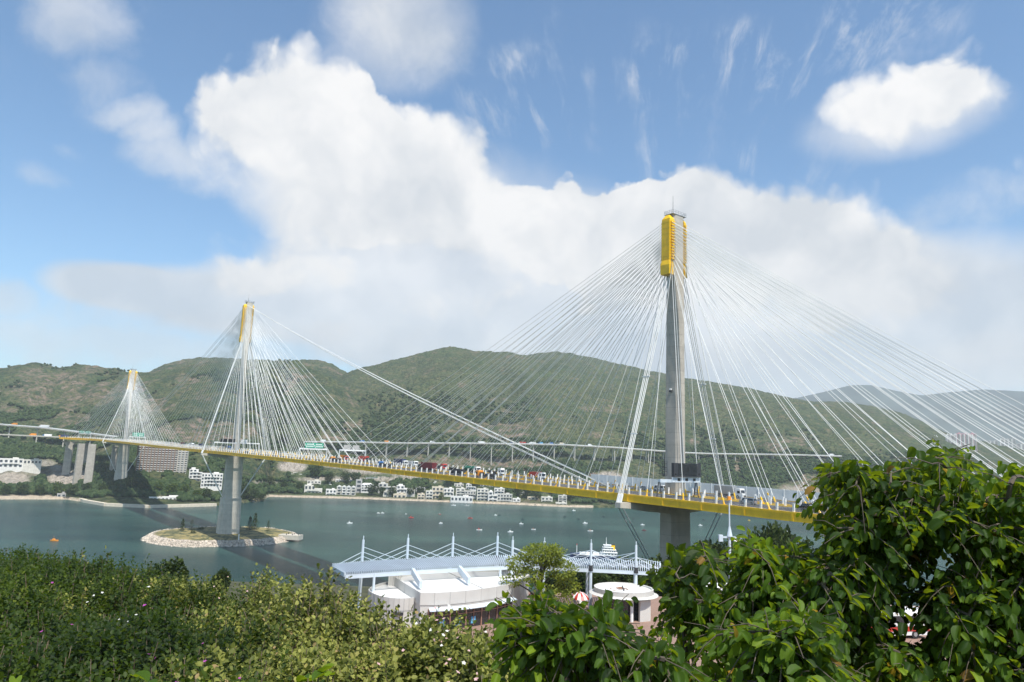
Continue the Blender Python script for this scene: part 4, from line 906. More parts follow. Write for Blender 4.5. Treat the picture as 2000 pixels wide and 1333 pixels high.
for (k, px, d, sc, lab) in [
    (2,524,1165,1.2,'round dark tree at the left end of the sandy beach'),(0,552,1160,1.0,'dark tree in front of the red roofed house'),(2,583,1150,1.1,'dark tree in front of the large white block'),(0,612,1215,1.5,'big dark tree right of the large white block'),
    (2,640,1200,1.3,'dark tree behind the small beach house with a terrace'),(0,672,1210,1.4,'dark tree behind the four townhouses'),(2,690,1215,1.3,'dark tree between the townhouses and the grey block'),(0,727,1155,1.6,'large dark round tree right of the gabled white house'),
    (2,745,1150,1.0,'dark beach tree right of the largest round one'),(0,765,1150,1.2,'dark tree in front of the wide flat roofed villa'),(2,800,1155,1.0,'dark tree right of the beige beach house'),(0,820,1175,1.2,'dark tree left of the small three storey house'),
    (1,862,1135,.8,'green tree in front of the beige house with terraces'),(0,875,1215,1.4,'dark tree above the beige house with terraces'),(2,925,1205,1.4,'dark tree above the long boathouse'),(0,992,1150,.9,'small dark tree at the right corner of the many windowed beach house'),
    (2,1012,1170,1.5,'dark tree at the left end of the sandy strip'),(0,1030,1180,1.4,'dark tree behind the middle of the sandy strip'),(2,1048,1160,1.1,'dark tree left of the villa with verandas'),(0,1082,1190,1.5,'dark tree between the two lone villas'),
    (0,1118,1165,1.7,'dark tree right of the cube shaped villa'),(2,1140,1170,1.6,'dark tree above the tiny white hut'),(0,1162,1175,1.8,'dark tree above the small white pump house'),(2,1185,1180,1.7,'dark tree just left of the crossbeam tip of the closest tower'),
    (0,1212,1190,1.7,'dark tree right of the crossbeam tip of the closest tower'),(2,1245,1195,1.6,'dark tree seen under the deck left of the closest tower'),(0,1275,1200,1.4,'dark tree behind the cream waterfront house'),(1,545,1290,1.7,'palm like green tree left of the red roofed house on the slope')]:
    shore_tree(k, px, 975, d, sc, lab)
# woodland on the lower slopes that reads as one mass
nW = 34000; tw_ = rng.uniform(-1.0, .62, nW * 4); yw = 900 + rng.beta(1.1, 2.6, nW * 4) * 900
xw = tw_ * yw; ysw = np.interp(tw_, sh_t, sh_y); ddw = yw - ysw
zw = terrain(xw, yw, False); pw = proj((xw, yw, zw))
def blobpt(l, k=1.15):
    m_ = np.zeros(len(xw), bool)
    for (x, y, rx, ry, s_) in l: m_ |= ((pw[0] - x) / (rx * k)) ** 2 + ((pw[1] - y) / (ry * k)) ** 2 < 1
    return m_
ok = (ddw > 26) & ~blobpt(rockb, .95) & ~blobpt(cutb, 1.1) & ~blobpt([g_ for g_ in grb if g_[4] > .75], .8)
ok &= (fbm(xw / 90, yw / 120, 4, 63) > .40 + .25 * sstep(260, 620, ddw)) | (ddw < 110)
for C in (HW1[0], HW2[0]):
    for c in C[::2]:
        if 1205 < proj(c)[0] < 1385: continue
        ok &= (xw - c[0]) ** 2 + (yw - c[1]) ** 2 > 13 ** 2
for (hx, hy) in [(o.location.x, o.location.y) for o in list(COL.objects) if o.parent is None and o.name.split('.')[0] in ('house','townhouse','apartment_block','boathouse','shed','hut','pavilion','building','shelter')]:
    ok &= ~((abs(xw - hx) < 15) & (yw > hy - 14) & (yw < hy + 14)) & ~((abs(xw - hx * yw / hy) < 10) & (yw < hy) & (yw > hy - 40))
sel = np.where(ok)[0][:nW]; xs, ys_, zs = xw[sel], yw[sel], zw[sel]; n = len(sel)
icoV = ico / np.linalg.norm(ico, axis=1, keepdims=True)
# four small lumpy crowns per tree
cl = 2; off = rdir(n * cl).reshape(n, cl, 3) * np.array([2.0, 2.0, 1.1]); R0 = rng.uniform(1.7, 3.4, (n, cl)) * np.clip(.9 + (ddw[sel] < 120) * .25, .9, 1.2)[:, None]
cen = np.stack([xs, ys_, zs + 2.6], 1)[:, None, :] + off
Vw = cen[:, :, None, :] + icoV[None, None] * R0[:, :, None, None] * rng.uniform(.62, 1.25, (n, cl, 12, 1))
Fw = np.array(icf)[None] + (np.arange(n * cl) * 12)[:, None, None]
tintw = np.repeat(np.clip(rng.normal(.38, .2, n)[:, None] + rng.normal(0, .1, (n, cl)), 0, 1).ravel(), 12)
tag(link('woodland', npmesh('woodland', Vw.reshape(-1, 3), Fw.reshape(-1, 3), leafmat('woodland_foliage', [(.022, .041, .018), (.040, .066, .026), (.064, .094, .036), (.10, .122, .048)], (.1, .18, .03), .1, .9, .1), dict(tint=tintw))), kind='stuff')

# ------------------------------------------------------------------ boats
def hull_rings(L, B_, H, draft=.3):
    out = []
    for f_, w in ((-.5, .55), (-.3, .95), (0, 1), (.25, .8), (.42, .35), (.5, .04)):
        x_ = f_ * L; sh_ = H * (1 + .5 * max(0, f_) ** 1.5 * 2)
        out.append([(x_, -B_ / 2 * w, sh_), (x_, -B_ / 2 * w * .75, -draft), (x_, B_ / 2 * w * .75, -draft), (x_, B_ / 2 * w, sh_)])
    return out
def small_boat(px, py, L, hm, cm, rz, label, grp='small boats moored in the channel'):
    p = at_z(px, py, 0); root = empty('small_boat', (p[0], p[1], 0), rz)
    MB().loft(hull_rings(L, L * .33, L * .13)).build('hull', M[hm], root)
    c = MB(); c.loft([[(-L * .22, -L * .11, L * .12), (L * .12, -L * .11, L * .12), (L * .12, L * .11, L * .12), (-L * .22, L * .11, L * .12)], [(-L * .2, -L * .09, L * .30), (L * .04, -L * .09, L * .30), (L * .04, L * .09, L * .30), (-L * .2, L * .09, L * .30)]]); c.build('cabin', M[cm], root)
    MB().tube((-L * .1, 0, L * .3), (-L * .1, 0, L * .62), L * .012, n=5).build('mast', M[cm], root); tag(root, label, 'boat', grp)
B_ = [(739,1003,4,'white','white',.3,'white dinghy, left one of a close pair on the open water left of centre'),(747,1003,4.5,'white','white',.1,'white dinghy, right one of a close pair on the open water left of centre'),(683,1023,6,'white','white',.5,'white boat alone on the water right of the islet'),
 (793,1005,3,'wall_grey','white',.4,'tiny greyish boat between the white pair and a red float'),(803,1012,6,'red','red',.2,'red boat nearest to the centre left of the bridge girder'),(861,1023,5,'white','white',.7,'white boat below the middle of the girder, left of a red one'),
 (859,1005,3.5,'red','wall_grey',.2,'tiny reddish boat near the shore line left of another red boat'),(918,1013,6,'red','maroon',.1,'red boat with dark cabin on open water below the long boathouse'),(936,1036,6,'white','red',.1,'white and red boat left of the small white yacht'),
 (968,1007,4,'white','white',.3,'small white boat touching a dark dinghy off the many windowed beach house'),(975,1007,3.5,'black','black',.3,'dark dinghy touching a small white boat'),(997,1040,6,'white','white',.4,'small white yacht beside the round tree top'),
 (1018,1024,5,'white','white',0,'white boat straight above the round tree top'),(1021,1015,4,'black','black',0,'dark boat just above a white one at the centre of the channel'),(1042,1035,5,'white','frame',.1,'white boat with brown deck right of the small yacht'),
 (1103,1010,4,'black','black',.2,'dark boat offshore from the low white shed'),(1121,998,5,'white','white',0,'white motorboat close to the tiny hut'),(1130,1015,4,'black','black',.1,'dark boat right of the one off the low shed'),
 (1143,1023,6,'white','white',.2,'bright white boat left of the transverse cables'),(1153,1038,6,'white','frame',.2,'white and brown boat below the bright white one'),(1179,1010,4,'black','black',.2,'dark boat just left of the transverse cables'),
 (1237,1015,4,'black','black',.1,'dark boat between the transverse cables and the closest pier'),(1255,1026,5,'white','white',.1,'white boat close to the left side of the closest pier'),(1258,1037,5,'maroon','maroon',.1,'dark red boat close to the left side of the closest pier'),
 (1374,1016,4,'black','black',.1,'dark boat right of the closest pier below the girder'),(1368,1027,5,'white','white',.1,'white boat right of the closest pier below the girder'),(1463,1017,3.5,'yellow','yellow',.1,'small yellow boat under the girder right of the closest tower'),(1535,1039,5,'white','white',.1,'white boat at the edge of the nearby tree on the right'),
 (106,1057,6,'orange','orange',.1,'orange kayak like boat alone at the left above the hedge'),(886,988,7,'white','wall_grey',.2,'grey motorboat near the long boathouse'),(912,989,7,'wall_grey','wall_grey',.1,'long grey raft off the long boathouse')]
for x, y, L, hm_, cm_, rz, lab in B_: small_boat(x, y, L * .95, hm_, cm_, rz, lab)
# coaster anchored behind the canopy
p = at_z(1160, 1093, 0); SH = empty('coaster_ship', (p[0], p[1], 0), rad(176)); tag(SH, 'white coaster ship with dark hull and yellow funnel behind the pale blue canopy', 'ship')
MB().loft(hull_rings(36, 8, 3.2, 1)).build('hull', M['navy'], SH); hp_ = MB(); hp_.prism([(-17, -3.6), (10, -3.8), (15.5, -1.5), (15.5, 1.5), (10, 3.8), (-17, 3.6)], 3.21, 3.5); hp_.build('deck', M['white'], SH)
for i, (x0, x1, w, z0, z1) in enumerate(((-17,-5,7.4,3.5,5.6),(-16,-6,7,5.6,7.6),(-14,-6.5,6.6,7.6,9.4),(-12.5,-7.2,6.2,9.4,10.9))):
    d_ = MB(); d_.box(((x0 + x1) / 2, 0, (z0 + z1) / 2), (x1 - x0, w, z1 - z0 - .02)); d_.box(((x0 + x1) / 2, 0, z1 + .02), (x1 - x0 + .7, w + .7, .14)); o = d_.build('superstructure', M['white'], SH)
    wn_ = MB(); n_ = 5 + i
    for j in range(n_): 
        for e in (-1, 1): wn_.box((x0 + (x1 - x0) * (j + .5) / n_, e * (w / 2 + .02), (z0 + z1) / 2 + .15), ((x1 - x0) / n_ * .5, .06, .6))
    if i < 3: wn_.build('window', M['darkglass'], o)
MB().box((-7.16, 0, 10.3), (.1, 5.6, .7)).build('bridge_window', M['darkglass'], SH)
fn = MB(); fn.prism([(-15.5, -1.2), (-12.8, -1.2), (-12.8, 1.2), (-15.5, 1.2)], 7.6, 11.0); fn.build('funnel', M['yellow'], SH); MB().prism([(-15.4, -1.1), (-12.9, -1.1), (-12.9, 1.1), (-15.4, 1.1)], 11.0, 11.5).build('funnel_cap', M['black'], SH)
ms_ = MB(); ms_.tube((-9, 0, 10.9), (-9, 0, 16.5), .28, .14, 8); ms_.bar((-9, -1.4, 14.4), (-9, 1.4, 14.4), .2, .2); ms_.tube((-9.6, 0, 10.9), (-8.9, 0, 13), .1); ms_.build('mast', M['white'], SH)
fm = MB(); fm.tube((13, 0, 3.5), (13, 0, 10), .3, .2, 8); fm.build('foremast', M['white'], SH); MB().tube((13, 0, 10), (13, 0, 10.8), .35, n=8).build('mast_lamp', M['red'], SH)
hc = MB(); [hc.box((x_, 0, 4.2), (4.6, 5.4, 1.3)) for x_ in (-1.5, 3.6, 8.6)]; hc.build('hatch_cover', M['white'], SH)
# ------------------------------------------------------------------ vehicles
def wheels(root, xs, hw, r=.5):
    m_ = MB().tube((0, -.16, 0), (0, .16, 0), r, n=12).mesh('wheel', M['tyre'])
    h_ = MB().tube((0, -.18, 0), (0, .18, 0), r * .5, n=10).mesh('rim', M['silver'])
    for x in xs:
        for e in (-1, 1): o = link('wheel', m_, root, (x, e * (hw - .17), r)); link('rim', h_, o)
def truck(label, cab, box, L=12.0, kind='box', boxh=2.7, cabh=3.0, cat='truck', group=None):
    """faces +x, origin under the middle of the chassis"""
    root = empty('cargo_truck'); tag(root, label, cat, group); cx_ = L / 2 - 1.15
    c = MB(); pr = [(-1.1, .55), (1.1, .55), (1.12, 1.4), (.95, 2.2), (.72, cabh), (-.9, cabh), (-1.1, cabh - .25)]
    c.loft([[(cx_ + a, y, z) for a, z in pr] for y in (-1.2, 1.2)]); co = c.build('cab', M[cab], root)
    w_ = MB(); w_.add([(cx_ + 1.06, -1.0, 1.55), (cx_ + 1.06, 1.0, 1.55), (cx_ + .86, 1.0, 2.55), (cx_ + .86, -1.0, 2.55)], [(0, 1, 2, 3)])
    w_.v = [(x + .05, y, z) for x, y, z in w_.v]; w_.build('windscreen', M['darkglass'], co)
    s_ = MB(); [s_.box((cx_ + .25, e * 1.215, 1.95), (.95, .03, .75)) for e in (-1, 1)]; s_.build('side_window', M['darkglass'], co)
    b_ = MB(); b_.box((cx_ + 1.14, 0, .75), (.14, 2.3, .45)); b_.build('bumper', M['dark'], co)
    ch = MB(); ch.box((-.6, 0, .85), (L - 1.4, 1.1, .35)); [ch.box((-L * .1, e * 1.05, .7), (1.6, .3, .6)) for e in (-1, 1)]; ch.build('chassis', M['dark'], root)
    bl = L - 2.75; bx = -L / 2 + bl / 2
    if kind == 'box':
        x_ = MB(); x_.box((bx, 0, 1.1 + boxh / 2), (bl, 2.48, boxh)); n_ = int(bl / .6)
        for i in range(n_):
            for e in (-1, 1): x_.box((bx - bl / 2 + (i + .5) * bl / n_, e * 1.255, 1.1 + boxh / 2), (.22, .05, boxh - .3))
        x_.build('cargo_box', M[box], root)
    elif kind == 'tank':
        x_ = MB(); x_.tube((bx - bl / 2, 0, 2.1), (bx + bl / 2, 0, 2.1), 1.1, n=16); x_.box((bx, 0, 3.2), (bl * .7, .5, .2)); x_.build('tank', M[box], root)
    else:
        x_ = MB(); x_.box((bx, 0, 1.12), (bl, 2.48, .16)); [x_.box((bx - bl / 2 + .1 + i * (bl - .2), 0, 1.7), (.12, 2.4, 1.1)) for i in (0, 1)]; [x_.box((bx - bl * .2 + i * 2.2, 0, 1.5), (1.4, 1.9, .7)) for i in range(2)]; x_.build('flatbed', M[box], root)
    wheels(root, [cx_ - .1, -L / 2 + 1.2, -L / 2 + 2.4] + ([0.6] if L > 11 else []), 1.25)
    return root
def car(label, paint, L=4.5, Hc=1.5, van=False, cat='car', group=None):
    root = empty('passenger_car'); tag(root, label, cat, group); h = L / 2
    lo = [(-h, .35), (h, .35), (h, .75), (h - .9, .95), (-h + .1, .98), (-h, .75)]
    if van: lo = [(-h, .35), (h, .35), (h, .85), (h - .5, 1.05), (-h + .02, 1.05), (-h, .8)]
    c = MB(); c.loft([[(x, y, z) for x, z in lo] for y in (-.86, .86)])
    t0, t1 = (h - 1.5, h - 2.1) if not van else (h - .65, h - 1.15)
    r0, r1 = (-h + .25, -h + .75) if not van else (-h + .05, -h + .22)
    c.loft([[(r0, -.82, .96), (t0, -.82, .96), (t0, .82, .96), (r0, .82, .96)], [(r1, -.68, Hc), (t1, -.68, Hc), (t1, .68, Hc), (r1, .68, Hc)]])
    bo = c.build('body', M[paint], root)
    w_ = MB()
    def q_(a): w_.add(a, [(0, 1, 2, 3)])
    k0, k1 = .12, .86; zz = lambda f_: .96 + (Hc - .96) * f_; xf = lambda f_: t0 + (t1 - t0) * f_ + .02; xr = lambda f_: r0 + (r1 - r0) * f_ - .02; yw_ = lambda f_: .82 - .14 * f_ + .02
    q_([(xf(k0), -yw_(k0) + .1, zz(k0)), (xf(k0), yw_(k0) - .1, zz(k0)), (xf(k1), yw_(k1) - .1, zz(k1)), (xf(k1), -yw_(k1) + .1, zz(k1))])
    q_([(xr(k0), -yw_(k0) + .1, zz(k0)), (xr(k0), yw_(k0) - .1, zz(k0)), (xr(k1), yw_(k1) - .1, zz(k1)), (xr(k1), -yw_(k1) + .1, zz(k1))])
    for e in (-1, 1):
        xm = (r0 + t0) / 2
        for a, b_ in ((r0 + .25, xm - .06), (xm + .06, t0 - .25)): q_([(a, e * yw_(k0), zz(k0)), (b_, e * yw_(k0), zz(k0)), (b_ + (t1 - t0) * .6 * (b_ > xm + .2), e * yw_(k1), zz(k1)), (a + (r1 - r0) * .6 * (a < xm - .2), e * yw_(k1), zz(k1))])
    w_.build('window', M['darkglass'], bo)
    for e in (-1, 1):
        MB().box((h + .01, e * .62, .68), (.06, .34, .16)).build('headlight', M['white'], bo); MB().box((-h - .01, e * .66, .8), (.06, .26, .2)).build('tail_light', M['red'], bo)
    wheels(root, [h - .85, -h + .8], .92, .33); return root
def put(v, px, lane):
    s = find_s(px, lane, 1.8); p, t, n = centre(s); d = t if lane > 0 else -t
    v.location = bp(s, lane, .03); v.rotation_euler = (0, 0, math.atan2(d[1], d[0])); return v
TG = 'lorries on the bridge'
put(truck('red container lorry among cables left of the blue one','dark','red',group=TG), 712, -8)
put(truck('dark flatbed lorry with light blue cab behind the parapet','blue','dark',kind='flat',group=TG), 752, 15.5)
put(truck('lorry with dark blue container and white cab','white','navy',group=TG), 783, -8.5)
put(truck('white box lorry just right of the dark blue container','white','white',L=8,boxh=1.6,group=TG), 806, -13)
put(truck('maroon container lorry in the middle of the bridge','dark','maroon',L=13,boxh=2.9,group=TG), 834, 9)
put(truck('red cabbed tractor behind the maroon container','red','dark',L=7,kind='flat',group=TG), 862, -9)
put(truck('low dark lorry left of the green tanker','black','dark',L=9,boxh=1.4,group=TG), 892, 12)
put(truck('dark green and white tanker lorry with white cab','white','darkgreen',kind='tank',L=11,group=TG), 922, -9)
put(truck('flatbed lorry with bright yellow cab facing away','orange','dark',L=12,kind='flat',group=TG), 950, 14)
put(truck('white tractor unit pulling a dark flatbed','white','dark',L=9,kind='flat',cabh=3.4,group=TG), 970, -8)
put(truck('white lorry with red roof spoiler at the centre of the long span','white','red',L=8,boxh=2.0,group=TG), 1050, -8)
put(truck('white box lorry by the noise barrier right of the closest tower','white','silver',L=10,boxh=2.5,group=TG), 1425, -12)
put(truck('orange flatbed lorry among the inner cables left of the red container','orange','dark',kind='flat',L=10,group=TG), 655, 12)
put(truck('orange and red lorry right next to the green sign','red','orange',L=9,boxh=2.3,group=TG), 672, -9)
put(truck('maroon container lorry left of the middle tower','dark','maroon',L=12,group=TG), 357, -8)
put(truck('white container lorry following the maroon one left of the middle tower','white','white',L=12,group=TG), 374, -8)
put(truck('blue lorry directly left of the middle tower shaft','blue','navy',L=9,group=TG), 446, -13)
put(truck('navy lorry behind the thick white cables of the middle tower','navy','navy',L=8,group=TG), 393, -9)
put(truck('orange lorry at the far left of the bridge approach','orange','orange',L=9,group=TG), 64, 8)
put(truck('blue box lorry on the bridge approach at far left','blue','white',L=12,group=TG), 92, 8)
put(truck('navy and yellow lorry nearest the end of the girder','orange','navy',L=13,group=TG), 124, 8)
CG = 'cars and vans on the bridge'
put(car('silver hatchback behind the transverse cables of the closest tower','silver',group=CG), 1262, -6)
put(car('white van in front of the closest tower','white',L=5.2,Hc=2.1,van=True,cat='van',group=CG), 1291, -9)
put(car('silver people carrier right of the closest tower','silver',L=4.8,Hc=1.75,van=True,group=CG), 1461, 8)
put(car('black sport utility car at the edge of the nearby tree','black',L=4.8,Hc=1.75,van=True,group=CG), 1578, 8)
put(car('dark car just right of the middle tower','black',group=CG), 481, 8)
def put_hw(v, HW, px, off, sgn):
    C, tg = HW; x = [proj(c)[0] for c in C]; i = int(np.argmin([abs(a - px) for a in x])); t = tg[i] * sgn; n_ = np.array([-tg[i][1], tg[i][0], 0])
    p = C[i] + n_ * off; p = p + tg[i] * ((px - x[i]) / max(1e-3, abs(x[1] - x[0])) * 12 * np.sign(x[-1] - x[0]))
    v.location = (p[0], p[1], C[i][2] + .04); v.rotation_euler = (0, 0, math.atan2(t[1], t[0]))
HG = 'lorries on the highway viaducts'
for px, cab, box, L, lab in ((484,'white','white',11,'white container lorry on the hill highway, left of the orange one'),(500,'white','silver',8,'small silver lorry on the hill highway just right of the middle tower'),(512,'white','orange',9,'orange lorry on the hill highway right of the middle tower'),
    (532,'white','white',11,'white lorry on the hill highway behind the fan of the middle tower'),(630,'white','white',9,'white lorry on the hill highway above the green sign'),(706,'blue','blue',9,'blue lorry on the hill highway near the fan edge'),(757,'white','orange',10,'orange container lorry on the hill highway left of the crossing cables'),(845,'white','white',9,'white lorry on the hill highway left of the long white cables'),
    (941,'white','white',13,'long white lorry just left of the long crossing cables'),(1000,'navy','navy',9,'navy lorry just right of the long crossing cables'),(1020,'white','red',14,'red container lorry on the hill highway'),(1040,'white','white',13,'white container lorry in the tight group on the hill highway'),
    (1056,'blue','sky_blue',9,'light blue lorry on the hill highway'),(1076,'white','blue',9,'blue tarpaulin lorry on the hill highway'),(1097,'white','wall_cream',9,'cream lorry right of the blue tarpaulin lorry'),(1151,'white','white',8,'white van like lorry near the right end of the hill highway')):
    put_hw(truck(lab, cab, box, L, group=HG), HW1, px, -3 if px % 2 else 3, 1 if px % 2 else -1)
put_hw(truck('white container lorry on the elevated road at the left edge','white','white',16,boxh=3.2,group=HG), HW2, 84, 2, -1)
put_hw(truck('small yellow lorry on the elevated road at the left edge','orange','orange',9,group=HG), HW2, 26, 2, -1)
put_hw(truck('white lorry on the hill highway far right of the closest tower','white','white',10,group=HG), HW1, 1625, 2, 1)

# ------------------------------------------------------------------ gantries and signs on the bridge
def gantry(s, w0, w1, hb, label, build):
    p, t, n = centre(s); c = bp(s, (w0 + w1) / 2, 0); root = empty('sign_gantry', tuple(c)); org = tuple(c); t3 = np.array([*t, 0])
    for w in (w0, w1):
        m_ = MB(); [m_.tube(bp(s + e, w, 0), bp(s + e * .25, w, hb), .16, n=6) for e in (-.9, .9)]; m_.bar(bp(s - .5, w, hb * .5), bp(s + .5, w, hb * .5), .12, .12); m_.build('post', M['dark'] if build == 'near' else M['white'], root, org)
    m_ = MB(); m_.bar(bp(s, w0, hb + .35), bp(s, w1, hb + .35), .9, .9); m_.build('beam', M['bluewhite'] if build == 'near' else M['white'], root, org); tag(root, label, 'sign gantry')
    return root, org, t3, np.array([*n, 0])
def green_sign(s, wc, w_, h_, z, root, org, t3, n3, rows_=1, m_='green'):
    c = bp(s, wc, z) - t3 * .6; bd = MB(); bd.box(c, (.15, w_, h_), [t3, n3, (0, 0, 1)]); b_ = bd.build('sign_panel', M[m_], root, org)
    if m_ == 'green':
        tx = MB(); tx.box(c - t3 * .09, (.04, w_ - .3, .08), [t3, n3, (0, 0, 1)]) if rows_ > 1 else None
        r = random.Random(int(s * 7 + wc))
        for e in (-1, 1):
            for row in (.22, -.22):
                x_ = -w_ * .42 if e < 0 else .08 * w_
                while x_ < (w_ * .42 if e > 0 else -.08 * w_):
                    l = r.uniform(.35, .75); tx.box(c - t3 * .10 + n3 * (-x_ - l / 2) + np.array([0, 0, row * h_]), (.03, l * .8, h_ * .2), [t3, n3, (0, 0, 1)]); x_ += l
        tx.build('lettering', M['white'], b_, org)
# dark message display beside the closest tower
sg_ = -11.0
root, org, t3, n3 = gantry(sg_, 3.6, 20.6, 4.6, 'overhead gantry with large black message display in front of the closest tower', 'near')
c = bp(sg_, 9.2, 8.2) - t3 * .8; MB().box(c, (1.0, 12.6, 4.1), [t3, n3, (0, 0, 1)]).build('display_frame', M['dark'], root, org)
for e in (-2.2, 2.2): MB().box(c - t3 * .53 + n3 * e + np.array([0, 0, .1]), (.06, 4.25, 3.3), [t3, n3, (0, 0, 1)]).build('display_screen', M['black'], root, org)
for e in (-5.4, 5.4): MB().box(c - t3 * .53 + n3 * e - np.array([0, 0, 1.2]), (.06, .8, .5), [t3, n3, (0, 0, 1)]).build('lamp_box', M['black'], root, org)
MB().box(bp(sg_, 9.0, 5.3) - t3 * .62, (.2, 13.2, 1.5), [t3, n3, (0, 0, 1)]).build('walkway', M['bluewhite'], root, org)
for e in (-3.6, 0, 3.6): MB().box(bp(sg_, 9.0 + e, 5.4) - t3 * .75, (.08, 1.2, .8), [t3, n3, (0, 0, 1)]).build('lane_signal', M['black'], root, org)
lt_ = MB(); c = bp(sg_, 18.2, 8.6); [lt_.box(c + np.array([0, 0, z]), (.9, 1.2, .12), [t3, n3, (0, 0, 1)]) for z in (-2, -.9, .2, 1.3)]; [lt_.box(c + t3 * a + n3 * b_, (.1, .1, 4.4), [t3, n3, (0, 0, 1)]) for a in (-.4, .4) for b_ in (-.55, .55)]; lt_.build('equipment_frame', M['dark'], root, org)
s_ = find_s(440, 12, 6); root, org, t3, n3 = gantry(s_, 3.2, 20.5, 6.5, 'white gantry with two dark displays left of the middle tower', 'far')
for w in (7.5, 13.5): green_sign(s_, w, 5.2, 2.6, 8.6, root, org, t3, n3, 1, 'black')
s_ = find_s(482, -10, 6); root, org, t3, n3 = gantry(s_, -3.2, -20.5, 6.5, 'white gantry with pale boxes right of the middle tower', 'far')
for w in (-6, -9): MB().box(bp(s_, w, 8.6), (.3, 2.2, 2.4), [t3, n3, (0, 0, 1)]).build('sign_back', M['white'], root, org)
s_ = find_s(614, 11, 6); root, org, t3, n3 = gantry(s_, 3.2, 20.5, 6.2, 'white gantry carrying a wide green direction sign near the middle of the fan', 'far'); green_sign(s_, 11.5, 11.5, 2.9, 8.6, root, org, t3, n3, 2)
s_ = find_s(686, -11, 6); root, org, t3, n3 = gantry(s_, -3.2, -20.5, 6.2, 'white gantry with two pale sign backs right of the wide green sign', 'far')
for w in (-8, -14): MB().box(bp(s_, w, 8.4), (.25, 4.4, 2.6), [t3, n3, (0, 0, 1)]).build('sign_back', M['wall_grey'], root, org)
s_ = find_s(270, 11, 6); root, org, t3, n3 = gantry(s_, 3.2, 20.5, 6.2, 'white gantry with green sign just right of the farthest tower', 'far'); green_sign(s_, 11.5, 12, 4.2, 9.2, root, org, t3, n3, 2)
s_ = find_s(172, 6, 6); root, org, t3, n3 = gantry(s_, 2, 20.5, 6.2, 'white gantry with two green signs at the left end of the yellow girder', 'far'); green_sign(s_, 7, 8, 3.2, 8.8, root, org, t3, n3, 2); green_sign(s_, 17, 8, 3.2, 8.8, root, org, t3, n3, 2)

# ------------------------------------------------------------------ near hill, plaza
def near_h(x, y):
    x = np.asarray(x, float); y = np.asarray(y, float)
    slope = np.interp(y, [-30, 0, 3, 6, 10, 14, 22, 34, 44, 112, 128, 160, 200, 236, 262, 300], [73.6, 73.3, 73.0, 72.3, 70.8, 69, 65, 58.5, 54.9, 54.9, 50, 42, 28, 18, 4, -6])
    # western side falls away to the water
    west = sstep(-32, -85, x - (-.12 * np.clip(y - 20, 0, 400)))
    drop = np.clip((y - 12) / 60, 0, 1) * 46
    h = slope - west * np.minimum(drop, slope + 6)
    return np.where(y > 25, h, slope) + .5 * (fbm(x / 3, y / 3, 3, 4) - .5) * np.clip((y - 1) / 4, 0, 1) * (slope > 56)
xx = np.linspace(-190, 330, 210); yy_ = np.concatenate([np.linspace(-40, 20, 60), np.linspace(21, 300, 150)]); XX, YY = np.meshgrid(xx, yy_)
ZZ = near_h(XX, YY); i3 = np.arange(XX.size).reshape(XX.shape); F3 = np.stack([i3[:-1, :-1], i3[:-1, 1:], i3[1:, 1:], i3[1:, :-1]], -1).reshape(-1, 4)
tag(link('hill_ground', npmesh('hill_ground', np.stack([XX, YY, ZZ], -1).reshape(-1, 3), F3, mat('earth_and_grass', (.060, .062, .028), .95, .45, .6, .5), smooth=True)), kind='structure')
pm = bpy.data.materials.new('brick_paving'); pm.use_nodes = True; q = NG(pm.node_tree); b = pm.node_tree.nodes['Principled BSDF']; b.inputs['Roughness'].default_value = .85
bt = q.n('ShaderNodeTexBrick'); pm.node_tree.links.new(q.n('ShaderNodeTexCoord').outputs['Object'], bt.inputs['Vector']); bt.inputs['Scale'].default_value = 2.5
bt.inputs['Color1'].default_value = (.27, .165, .125, 1); bt.inputs['Color2'].default_value = (.33, .21, .16, 1); bt.inputs['Mortar'].default_value = (.2, .15, .12, 1); q.put(b.inputs['Base Color'], bt.outputs[0])
pz = MB(); pz.prism([(-19, 46), (75, 46), (75, 110), (-12, 110), (-18, 100)], 54.0, 55.25); tag(pz.build('plaza', pm), kind='structure')
PZ = 55.25

# ------------------------------------------------------------------ visitor centre
def plan(l, z): return [tuple(at_z(x, y, z)[:2]) for x, y in l]
def scale_poly(p, k): c = np.mean(p, 0); return [tuple(c + (np.array(a) - c) * k) for a in p]
VC = empty('visitor_centre', (*plan([(900, 1150)], 59.2)[0], PZ)); VO = tuple(VC.location); tag(VC, 'low white visitor centre with curved flat roofs below the pale blue canopy', 'building')
def smooth_poly(pts, n=4):
    p = np.array(pts); out = []
    for i in range(len(p)):
        a, b_, c, d = p[i - 1], p[i], p[(i + 1) % len(p)], p[(i + 2) % len(p)]
        for k in range(n):
            t = k / n; out.append(tuple(.5 * ((2 * b_) + (c - a) * t + (2 * a - 5 * b_ + 4 * c - d) * t * t + (3 * b_ - a - 3 * c + d) * t ** 3)))
    return out
roof_px = [(768,1126),(792,1142),(822,1160)], [(850,1160),(880,1158.5),(910,1156),(940,1152.5),(970,1148),(1000,1141.5),(1022,1133),(1033,1124)], [(1020,1117),(980,1114.5),(930,1114),(880,1115.5),(840,1118),(800,1122)]
A_ = plan(roof_px[0] + roof_px[1] + roof_px[2], 59.2)
